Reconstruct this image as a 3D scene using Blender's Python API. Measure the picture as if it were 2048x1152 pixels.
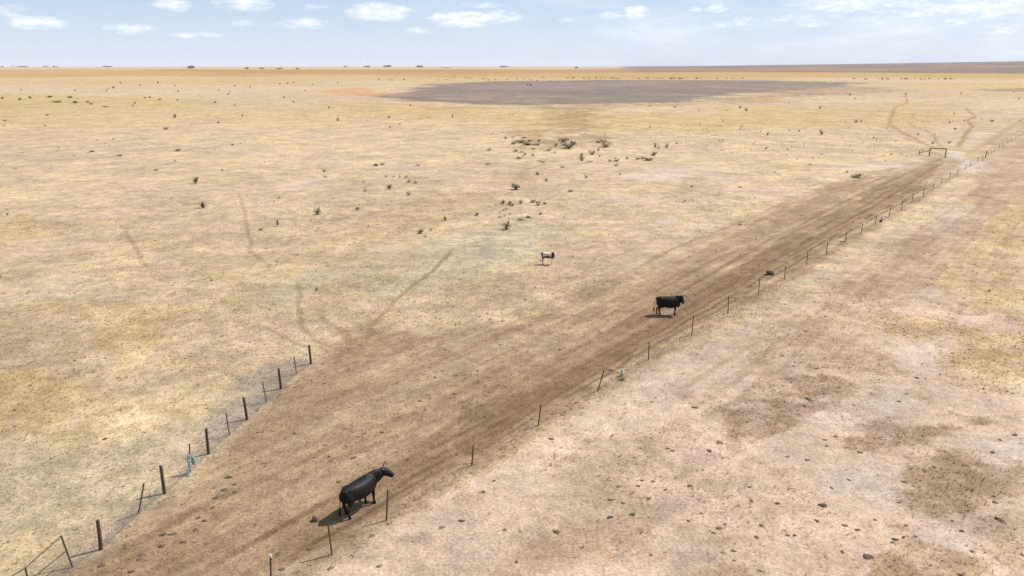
import bpy, bmesh, math, random
import numpy as np
from mathutils import Vector, Matrix

for o in list(bpy.data.objects):
    bpy.data.objects.remove(o)
SC = bpy.context.scene
COL = SC.collection
random.seed(7)
RNG = np.random.default_rng(11)

# ------------------------------------------------------------------ camera
H = 18.0                     # drone height above the ground (m)
FPX = 1600.0                 # focal length in photograph pixels (2048 wide)
CX, CY, HY = 1024.0, 576.0, 129.0
PITCH = math.atan((CY - HY) / FPX)
cam_d = bpy.data.cameras.new('camera')
cam = bpy.data.objects.new('camera', cam_d)
COL.objects.link(cam)
cam_d.sensor_width = 36.0
cam_d.lens = 36.0 * FPX / 2048.0
cam_d.clip_start = 0.5
cam_d.clip_end = 60000.0
cam.location = (0, 0, H)
cam.rotation_euler = (math.pi / 2 - PITCH, 0, 0)
SC.camera = cam

# ------------------------------------------------------------------ light
SUN_EL = math.radians(51)
SUN_AZ = math.radians(27)    # from +X towards +Y
sun_d = bpy.data.lights.new('sun', 'SUN')
sun_d.energy = 4.2
sun_d.angle = math.radians(0.53)
sun_d.color = (1.0, 0.955, 0.89)
sun = bpy.data.objects.new('sun', sun_d)
COL.objects.link(sun)
sdir = Vector((math.cos(SUN_AZ) * math.cos(SUN_EL), math.sin(SUN_AZ) * math.cos(SUN_EL), math.sin(SUN_EL)))
sun.rotation_euler = sdir.to_track_quat('Z', 'Y').to_euler()
sun.location = (40, 20, 60)

SC.view_settings.view_transform = 'Standard'
SC.view_settings.look = 'None'
SC.view_settings.gamma = 1.0
SC.view_settings.use_curve_mapping = False
SC.view_settings.exposure = 0.50
SC.render.engine = 'CYCLES'
SC.cycles.max_bounces = 6
SC.cycles.volume_bounces = 1
SC.cycles.use_denoising = False
SC.cycles.denoiser = 'OPENIMAGEDENOISE'
SC.cycles.denoising_input_passes = 'RGB_ALBEDO_NORMAL'
SC.cycles.denoising_prefilter = 'ACCURATE'

world = bpy.data.worlds.new('World')
SC.world = world
world.use_nodes = True
wt = world.node_tree
wt.nodes.clear()


class NT:
    """small helper that writes node expressions"""
    def __init__(s, t): s.t = t
    def n(s, typ, **kw):
        nd = s.t.nodes.new(typ)
        for k, v in kw.items(): setattr(nd, k, v)
        return nd
    def link(s, a, b): s.t.links.new(a, b)
    def val(s, sock, v):
        if isinstance(v, bpy.types.NodeSocket): s.link(v, sock)
        elif v is not None: sock.default_value = v
    def math(s, op, a, b=None, c=None, clamp=False):
        nd = s.n('ShaderNodeMath', operation=op, use_clamp=clamp)
        s.val(nd.inputs[0], a)
        if b is not None: s.val(nd.inputs[1], b)
        if c is not None: s.val(nd.inputs[2], c)
        return nd.outputs[0]
    def ramp(s, x, a, b, lo=0.0, hi=1.0, smooth=True):
        nd = s.n('ShaderNodeMapRange', interpolation_type='SMOOTHSTEP' if smooth else 'LINEAR')
        s.val(nd.inputs['Value'], x)
        nd.inputs['From Min'].default_value = a; nd.inputs['From Max'].default_value = b
        s.val(nd.inputs['To Min'], lo); s.val(nd.inputs['To Max'], hi)
        return nd.outputs[0]
    def mix(s, f, a, b, typ='MIX'):
        nd = s.n('ShaderNodeMix', data_type='RGBA', blend_type=typ)
        s.val(nd.inputs[0], f)
        for sock, v in ((nd.inputs[6], a), (nd.inputs[7], b)):
            if isinstance(v, tuple) and len(v) == 3: v = (*v, 1)
            s.val(sock, v)
        return nd.outputs[2]
    def noise(s, vec, scale, detail=3.0, rough=0.55, w=None, lac=2.0):
        nd = s.n('ShaderNodeTexNoise')
        if w is not None:
            nd.noise_dimensions = '4D'; nd.inputs['W'].default_value = w
        if vec is not None: s.link(vec, nd.inputs['Vector'])
        nd.inputs['Scale'].default_value = scale
        nd.inputs['Detail'].default_value = detail
        nd.inputs['Roughness'].default_value = rough
        return nd.outputs[0]
    def comb(s, x, y, z=0.0):
        nd = s.n('ShaderNodeCombineXYZ')
        s.val(nd.inputs[0], x); s.val(nd.inputs[1], y); s.val(nd.inputs[2], z)
        return nd.outputs[0]


def pxdir(x, y):
    u = (x - CX) / FPX; v = (CY - y) / FPX
    cp, sp = math.cos(PITCH), math.sin(PITCH)
    d = np.array([u, cp + v * sp, -sp + v * cp])
    return d / np.linalg.norm(d)


def build_world():
    W = NT(wt)
    sky = W.n('ShaderNodeTexSky', sky_type='NISHITA')
    sky.sun_disc = False
    sky.sun_elevation = SUN_EL
    sky.sun_rotation = math.radians(90) - SUN_AZ
    sky.altitude = 900
    sky.air_density = 1.0
    sky.dust_density = 1.6
    sky.ozone_density = 1.0
    tc = W.n('ShaderNodeTexCoord')
    sep = W.n('ShaderNodeSeparateXYZ')
    W.link(tc.outputs['Generated'], sep.inputs[0])
    x, y, z = sep.outputs
    az = W.math('ARCTAN2', x, y)
    el = W.math('ARCSINE', z)
    # puffs low over the plain: (azimuth, elevation, half width, half height, weight)
    puffs = [(75, 45, 46, 13, 1.0), (12, 22, 40, 14, .55), (345, 9, 34, 14, .95), (488, 9, 60, 15, .85), (262, 57, 48, 11, .75),
             (390, 70, 52, 7, .7), (612, 47, 55, 12, .8), (636, 14, 30, 8, .6), (758, 24, 66, 18, 1.1), (836, 62, 34, 9, .6),
             (930, 38, 72, 17, 1.1), (1000, 33, 44, 13, .9), (968, 10, 70, 8, .55), (1222, 31, 30, 10, .75), (1273, 25, 27, 13, 1.1), (1132, 39, 20, 6, .55),
             (1390, 19, 16, 6, .8), (1434, 17, 24, 10, .85), (1440, 50, 90, 12, .45), (1480, 46, 40, 16, .6), (1600, 40, 70, 20, .6),
             (1700, 8, 110, 18, .9), (1770, 45, 80, 16, .6), (1860, 18, 90, 20, .8), (1980, 12, 110, 26, .9),
             (1912, 44, 26, 8, .75), (2010, 55, 60, 16, .6), (480, 45, 34, 10, .5), (1290, 60, 26, 5, .5), (1100, 70, 60, 5, .3)]
    best = None
    for px, py, wx, wy, wgt in puffs:
        d = pxdir(px, py); wx *= 1.25; wy *= 1.2
        a0 = math.atan2(d[0], d[1]); e0 = math.asin(d[2])
        ka = FPX / wx; ke = FPX / wy
        da = W.math('MULTIPLY', W.math('SUBTRACT', az, a0), ka)
        de = W.math('MULTIPLY', W.math('SUBTRACT', el, e0), ke)
        rr = W.math('ADD', W.math('MULTIPLY', da, da), W.math('MULTIPLY', de, de))
        v = W.math('MULTIPLY', W.math('SUBTRACT', 1.0, rr, clamp=True), wgt)
        best = v if best is None else W.math('MAXIMUM', best, v)
    # general field of small fair weather clouds higher up
    wide = W.comb(W.math('MULTIPLY', az, 6.0), W.math('MULTIPLY', el, 17.0), 3.3)
    field = W.noise(wide, 1.0, 5.0, .55)
    fieldm = W.math('MULTIPLY', W.ramp(field, .52, .75), W.ramp(el, .085, .16))
    best = W.math('MAXIMUM', best, fieldm)
    fine = W.noise(W.comb(W.math('MULTIPLY', az, 48.0), W.math('MULTIPLY', el, 150.0), 0.0), 1.0, 7.0, .66)
    edge = W.math('ADD', best, W.math('MULTIPLY', W.math('SUBTRACT', fine, .5), 1.9))
    cover = W.math('MULTIPLY', W.ramp(edge, .10, 1.35), W.ramp(best, 0.0, .55))
    # thin high veil, stronger to the right where the photograph whitens
    veiln = W.noise(W.comb(W.math('MULTIPLY', az, 9.0), W.math('MULTIPLY', el, 40.0), 7.0), 1.0, 4.0, .55)
    veil = W.math('MULTIPLY', W.ramp(veiln, .35, .8), W.ramp(az, -.25, .60, .10, .85))
    cover = W.math('MAXIMUM', cover, W.math('MULTIPLY', veil, W.ramp(el, .0, .05, .45, 1.0)))
    white = W.mix(W.ramp(fine, .3, .75), (9.2, 9.7, 10.6), (11.2, 11.3, 11.5))
    # the low air is milky: blend the sky towards pale blue near the horizon
    milk = W.ramp(el, -.01, .30, .80, .15)
    pale = W.mix(W.ramp(el, 0, .08), (7.35, 8.25, 9.9), (5.5, 7.05, 9.5))
    base = W.mix(milk, sky.outputs[0], pale)
    colr = W.mix(W.math('MULTIPLY', cover, .92), base, white)
    bg = W.n('ShaderNodeBackground')
    bg.inputs['Strength'].default_value = 0.075
    W.link(colr, bg.inputs[0])
    out = W.n('ShaderNodeOutputWorld')
    W.link(bg.outputs[0], out.inputs[0])


build_world()

# ------------------------------------------------------------------ helpers
def lin(c):
    r = []
    for v in c[:3]:
        v = v / 255.0
        r.append(v / 12.92 if v <= .04045 else ((v + .055) / 1.055) ** 2.4)
    return np.array(r)

KEXP = np.array([1.72, 1.66, 1.60])          # how bright a sunlit white surface reads
def alb(*c): return lin(c) / KEXP            # a colour seen in the sun -> albedo


def _hash(xi, yi, seed):
    h = (xi.astype(np.int64) * 374761393 + yi.astype(np.int64) * 668265263 + seed * 1442695041) & 0xffffffff
    h = ((h ^ (h >> 13)) * 1274126177) & 0xffffffff
    h = h ^ (h >> 16)
    return (h & 0xffff) / 65535.0

def vnoise(x, y, seed=0):
    xi = np.floor(x); yi = np.floor(y)
    fx = x - xi; fy = y - yi
    fx = fx * fx * (3 - 2 * fx); fy = fy * fy * (3 - 2 * fy)
    a = _hash(xi, yi, seed); b = _hash(xi + 1, yi, seed)
    c = _hash(xi, yi + 1, seed); d = _hash(xi + 1, yi + 1, seed)
    return (a * (1 - fx) + b * fx) * (1 - fy) + (c * (1 - fx) + d * fx) * fy

def fbm(x, y, scale, octv=4, seed=0, gain=.55):
    """0..1 fractal noise; scale = size of the largest lump in metres"""
    x = np.asarray(x, float) / scale; y = np.asarray(y, float) / scale
    s = 0; amp = 1; tot = 0
    for o in range(octv):
        s = s + amp * vnoise(x + 17.3 * o, y - 9.1 * o, seed + o * 31); tot += amp
        amp *= gain; x = x * 2.03; y = y * 2.03
    return s / tot

def sstep(a, b, x):
    t = np.clip((x - a) / (b - a), 0, 1)
    return t * t * (3 - 2 * t)


REARTH = 6.37e6
def gz(x, y):
    """height of the ground: flat plain, curvature of the earth, a low far swell to the right"""
    x = np.asarray(x, float); y = np.asarray(y, float)
    r2 = x * x + y * y
    r = np.sqrt(r2)
    az = np.arctan2(x, np.maximum(y, 1e-6))
    az = np.where(y <= 0, np.sign(x) * 1.6, az)
    k = sstep(.03, .75, az)
    swell = 54.0 * k * sstep(1900, 7200, r)
    und = (fbm(x, y, 900, 2, 5) - .5) * 5.0 * sstep(1500, 4000, r)
    near = (fbm(x, y, 9, 3, 8) - .5) * .10 * (1 - sstep(150, 400, r))
    return -r2 / (2 * REARTH) + swell + und + near

def gp(x, y):
    """photograph pixel -> point on the ground"""
    d = pxdir(x, y)
    z = 0.0
    for _ in range(40):
        if d[2] >= -1e-6: t = 16000
        else: t = min((z - H) / d[2], 16000)
        p = np.array([0, 0, H]) + t * d
        z2 = float(gz(p[0], p[1]))
        if abs(z2 - z) < 1e-4: break
        z = .5 * z + .5 * z2
    return np.array([p[0], p[1], float(gz(p[0], p[1]))])

def proj(P):
    P = np.array(P, float) - [0, 0, H]
    cp, sp = math.cos(PITCH), math.sin(PITCH)
    dep = P[1] * cp - P[2] * sp; up = P[1] * sp + P[2] * cp
    return CX + FPX * P[0] / dep, CY - FPX * up / dep

def ppm(p):
    """photograph pixels per metre at a ground point"""
    d = np.array(p) - [0, 0, H]
    return FPX / (d[1] * math.cos(PITCH) - d[2] * math.sin(PITCH))

def post_top(base, tx, ty):
    """top of a post: same distance as its foot, standing or leaning sideways"""
    u = (tx - CX) / FPX; v = (CY - ty) / FPX
    cp, sp = math.cos(PITCH), math.sin(PITCH)
    d = np.array([u, cp + v * sp, -sp + v * cp])
    t = base[1] / d[1]
    return np.array([0, 0, H]) + t * d

# ------------------------------------------------------------------ object helpers
def link(o):
    COL.objects.link(o); return o

def props(o, label=None, cat=None, group=None, kind=None):
    if label: o['label'] = label
    if cat: o['category'] = cat
    if group: o['group'] = group
    if kind: o['kind'] = kind
    return o

def empty(name, loc, rz=0.0, label=None, cat=None, group=None):
    o = bpy.data.objects.new(name, None)
    o.empty_display_size = .3
    o.location = loc; o.rotation_euler = (0, 0, rz)
    link(o)
    return props(o, label, cat, group)

def mesh_obj(name, verts, faces, mat=None, parent=None, smooth=False):
    me = bpy.data.meshes.new(name)
    me.from_pydata([tuple(map(float, v)) for v in verts], [], [tuple(f) for f in faces])
    if smooth:
        me.polygons.foreach_set('use_smooth', [True] * len(me.polygons))
    me.update()
    o = bpy.data.objects.new(name, me)
    if mat: me.materials.append(mat)
    if parent: o.parent = parent
    return link(o)

def copy_tree(o, parent=None):
    c = o.copy(); link(c)
    if parent: c.parent = parent
    for ch in list(o.children):
        copy_tree(ch, c)
    return c

class MB:
    """collects simple solids for one mesh"""
    def __init__(s): s.v = []; s.f = []
    def tube(s, pts, rad, n=6, cap=True, squash=None):
        pts = [np.array(p, float) for p in pts]
        if not hasattr(rad, '__len__'): rad = [rad] * len(pts)
        base = len(s.v)
        up = np.array([0, 0, 1.0])
        for i, p in enumerate(pts):
            a = pts[max(i - 1, 0)]; b = pts[min(i + 1, len(pts) - 1)]
            t = b - a; t /= (np.linalg.norm(t) + 1e-9)
            ref = up if abs(t[2]) < .9 else np.array([1.0, 0, 0])
            u = np.cross(ref, t); u /= np.linalg.norm(u)
            w = np.cross(t, u)
            ru = rw = rad[i]
            if hasattr(rad[i], '__len__'): ru, rw = rad[i]
            for k in range(n):
                an = 2 * math.pi * k / n
                s.v.append(p + u * ru * math.cos(an) + w * rw * math.sin(an))
        m = len(pts)
        for i in range(m - 1):
            for k in range(n):
                k2 = (k + 1) % n
                s.f.append((base + i * n + k, base + i * n + k2, base + (i + 1) * n + k2, base + (i + 1) * n + k))
        if cap:
            s.f.append(tuple(base + k for k in reversed(range(n))))
            s.f.append(tuple(base + (m - 1) * n + k for k in range(n)))
    def box(s, c, h, R=None):
        b = len(s.v)
        for sx in (-1, 1):
            for sy in (-1, 1):
                for sz in (-1, 1):
                    q = np.array([sx * h[0], sy * h[1], sz * h[2]])
                    if R is not None: q = R @ q
                    s.v.append(np.array(c) + q)
        for f in ((0, 1, 3, 2), (4, 6, 7, 5), (0, 4, 5, 1), (2, 3, 7, 6), (0, 2, 6, 4), (1, 5, 7, 3)):
            s.f.append(tuple(b + i for i in f))
    def ball(s, c, r, nu=10, nv=6):
        if not hasattr(r, '__len__'): r = (r, r, r)
        b = len(s.v)
        s.v.append(np.array(c) + [0, 0, -r[2]])
        for j in range(1, nv):
            th = -math.pi / 2 + math.pi * j / nv
            for i in range(nu):
                ph = 2 * math.pi * i / nu
                s.v.append(np.array(c) + [r[0] * math.cos(th) * math.cos(ph), r[1] * math.cos(th) * math.sin(ph), r[2] * math.sin(th)])
        s.v.append(np.array(c) + [0, 0, r[2]])
        top = len(s.v) - 1
        for i in range(nu):
            i2 = (i + 1) % nu
            s.f.append((b, b + 1 + i2, b + 1 + i))
            s.f.append((top, top - nu + i, top - nu + i2))
        for j in range(nv - 2):
            for i in range(nu):
                i2 = (i + 1) % nu
                a = b + 1 + j * nu
                s.f.append((a + i, a + i2, a + nu + i2, a + nu + i))
    def face(s, *pts):
        b = len(s.v)
        s.v.extend(np.array(p, float) for p in pts)
        s.f.append(tuple(range(b, b + len(pts))))
    def build(s, name, mat=None, parent=None, smooth=False):
        return mesh_obj(name, s.v, s.f, mat, parent, smooth)

# ------------------------------------------------------------------ materials
def new_mat(name):
    m = bpy.data.materials.new(name); m.use_nodes = True
    t = m.node_tree; t.nodes.clear()
    N = NT(t)
    b = N.n('ShaderNodeBsdfPrincipled'); o = N.n('ShaderNodeOutputMaterial')
    N.link(b.outputs[0], o.inputs[0])
    return m, N, b

def rough_mat(name, c1, c2, scale=8, rough=.9, bump=.3, spec=.2, dist=.02, rand=0.0):
    m, N, b = new_mat(name)
    tc = N.n('ShaderNodeTexCoord')
    ns = N.noise(tc.outputs['Object'], scale, 4, .6)
    col = N.mix(N.ramp(ns, .32, .68), tuple(c1), tuple(c2))
    if rand:
        oi = N.n('ShaderNodeObjectInfo')
        f = N.ramp(oi.outputs['Random'], 0, 1, 1 - rand, 1 + rand, False)
        hs = N.n('ShaderNodeHueSaturation'); N.link(f, hs.inputs['Value']); N.link(col, hs.inputs['Color'])
        col = hs.outputs[0]
    N.link(col, b.inputs['Base Color'])
    b.inputs['Roughness'].default_value = rough
    b.inputs['Specular IOR Level'].default_value = spec
    if bump:
        bp = N.n('ShaderNodeBump'); bp.inputs['Strength'].default_value = bump; bp.inputs['Distance'].default_value = dist
        N.link(ns, bp.inputs['Height']); N.link(bp.outputs[0], b.inputs['Normal'])
    return m

M = {}
M['wood'] = rough_mat('weathered_wood', (.050, .038, .030), (.125, .095, .072), 22, .9, .6)
M['steel'] = rough_mat('rusty_steel', (.040, .022, .014), (.085, .050, .032), 30, .75, .3, .35)
M['steel_white'] = rough_mat('pale_paint', (.62, .60, .56), (.74, .72, .68), 30, .6, .1)
M['wire'] = rough_mat('dull_wire', (.12, .105, .095), (.22, .20, .185), 40, .55, 0, .5)
M['netting'] = rough_mat('galvanised_netting', (.10, .095, .105), (.19, .18, .19), 40, .5, 0, .5)
M['pat'] = rough_mat('dried_dung', (.075, .052, .034), (.175, .128, .086), 26, .95, .8, .1, .02, .35)
M['pat_old'] = rough_mat('old_grey_dung', (.10, .075, .052), (.20, .155, .112), 26, .95, .8, .1, .02, .3)
M['stick'] = rough_mat('dead_stick', (.10, .070, .045), (.19, .14, .095), 18, .9, .4)
M['clod'] = rough_mat('earth_clod', (.16, .105, .066), (.28, .20, .135), 10, .95, .7)
M['tyre'] = rough_mat('black_rubber', (.016, .010, .009), (.034, .022, .019), 20, .8, .3, .3)
M['bag_green'] = rough_mat('pale_green_plastic', (.40, .52, .34), (.68, .76, .58), 9, .45, .3, .5)
M['bag_teal'] = rough_mat('teal_green_plastic', (.13, .29, .22), (.24, .42, .33), 9, .45, .3, .5)
M['twine'] = rough_mat('pale_blue_twine', (.24, .37, .44), (.40, .53, .60), 20, .6, .2, .4)
M['scrap'] = rough_mat('white_plastic', (.62, .58, .54), (.76, .74, .70), 9, .5, .2, .5)
M['leaf_olive'] = rough_mat('olive_leaf', (.060, .056, .028), (.125, .112, .058), 3, .8, 0, .25, .02, .3)
M['leaf_green'] = rough_mat('green_leaf', (.055, .075, .026), (.125, .150, .055), 3, .7, 0, .3, .02, .2)
M['leaf_sage'] = rough_mat('sage_leaf', (.085, .088, .050), (.165, .165, .100), 3, .85, 0, .2, .02, .3)
M['leaf_dry'] = rough_mat('dry_leaf', (.17, .125, .058), (.30, .225, .115), 3, .85, 0, .2, .02, .25)
M['leaf_dark'] = rough_mat('dark_leaf', (.032, .026, .014), (.070, .055, .030), 3, .85, 0, .2, .02, .25)
M['twig'] = rough_mat('brown_twig', (.060, .043, .028), (.115, .085, .056), 14, .9, 0)
M['tree_leaf'] = rough_mat('far_tree_leaf', (.030, .042, .024), (.065, .080, .045), .6, .8, 0, .2)
M['bark'] = rough_mat('bark', (.06, .045, .035), (.11, .085, .065), 4, .9, .4)
M['wall_white'] = rough_mat('white_siding', (.66, .66, .64), (.78, .78, .76), 2, .7, 0)
M['roof_grey'] = rough_mat('grey_metal_roof', (.30, .31, .33), (.40, .41, .43), 2, .5, 0)
M['door_dark'] = rough_mat('dark_door', (.05, .045, .04), (.09, .08, .07), 2, .7, 0)
M['hide_black'] = rough_mat('black_hide', (.0055, .0048, .0050), (.0120, .0092, .0088), 5, .58, .35, .20, .03)
M['horn'] = rough_mat('horn', (.10, .085, .065), (.30, .26, .20), 12, .5, 0)
M['hoof'] = rough_mat('hoof', (.03, .022, .018), (.06, .045, .036), 12, .7, 0)
M['eye'] = rough_mat('eye', (.008, .006, .005), (.012, .009, .008), 12, .15, 0, .6)

# ------------------------------------------------------------------ layout of the ground cover, in photograph pixels
FDIR = None
def poly_ground(pts): return [gp(*p)[:2] for p in pts]

RIGHT_POSTS = [((542, 1178), (541, 1113)), ((664, 1110), (656, 1047)), ((773, 1041), (776, 980)), ((944, 932), (947, 891)), ((1077, 852), (1082, 810)),
               ((1196, 782), (1208, 742)), ((1297, 720), (1299, 683)), ((1384, 671), (1387, 633)), ((1456, 627), (1458, 593)), ((1517, 590), (1520, 559)),
               ((1569, 560), (1572, 532)), ((1613, 532), (1616, 505)), ((1653, 510), (1656, 484)), ((1691, 486), (1693, 464)), ((1723, 466), (1726, 447)),
               ((1751, 450), (1754, 431)), ((1778, 434), (1782, 415)), ((1803, 421), (1806, 401)), ((1824, 406), (1827, 386)), ((1847, 393), (1849, 376)),
               ((1866, 380), (1868, 367)), ((1883, 367), (1885, 357)), ((1899, 359), (1902, 344)), ((1914, 350), (1918, 338)), ((1930, 340), (1934, 329)),
               ((1940, 334), (1942, 322)), ((1955, 325), (1957, 314)), ((1965, 322), (1967, 311)), ((1970, 316), (1974, 302)), ((1976, 313), (1978, 304)),
               ((1982, 309), (1984, 301)), ((1988, 304), (1991, 295)), ((1998, 299), (2000, 288)), ((2005, 296), (2007, 287)), ((2015, 287), (2017, 279)),
               ((2023, 283), (2025, 275)), ((2031, 278), (2033, 271)), ((2038, 274), (2040, 267)), ((2045, 269), (2047, 262)), ((2053, 264), (2055, 257))]
LEFT_POSTS = [((622, 728), (618, 690), 'w'), ((593, 749), (588, 712), 's'), ((562, 778), (557, 737), 'w'), ((533, 805), (525, 764), 's'), ((494, 839), (487, 795), 'w'),
              ((459, 871), (452, 826), 's'), ((417, 908), (412, 857), 'w'), ((380, 945), (379, 888), 's'), ((329, 987), (321, 931), 'w'), ((277, 1028), (288, 966), 's'),
              ((202, 1099), (195, 1040), 'w'), ((145, 1135), (122, 1071), 's'), ((64, 1192), (50, 1135), 's'), ((-30, 1265), (-42, 1190), 'w')]
rg = np.array([gp(*b)[:2] for b, t in RIGHT_POSTS])
lg = np.array([gp(*b)[:2] for b, t, k in LEFT_POSTS])
fd = rg[20] - rg[2]; fd = fd / np.linalg.norm(fd)
fn = np.array([fd[1], -fd[0]])                        # to the right of the fence
FO = rg[6]

def seg_dist(x, y, pts):
    """unsigned distance to an open polyline"""
    best = np.full(x.shape, 1e9)
    for (ax, ay), (bx, by) in zip(pts[:-1], pts[1:]):
        dx, dy = bx - ax, by - ay
        L2 = dx * dx + dy * dy + 1e-9
        t = np.clip(((x - ax) * dx + (y - ay) * dy) / L2, 0, 1)
        d = np.hypot(x - ax - t * dx, y - ay - t * dy)
        best = np.minimum(best, d)
    return best

def poly_sd(x, y, pts):
    """signed distance to a polygon, positive inside"""
    pts = list(pts)
    d = seg_dist(x, y, pts + [pts[0]])
    inside = np.zeros(x.shape, bool)
    n = len(pts)
    for i in range(n):
        ax, ay = pts[i]; bx, by = pts[(i + 1) % n]
        c = ((ay > y) != (by > y)) & (x < (bx - ax) * (y - ay) / (by - ay + 1e-12) + ax)
        inside ^= c
    return np.where(inside, d, -d)

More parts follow.
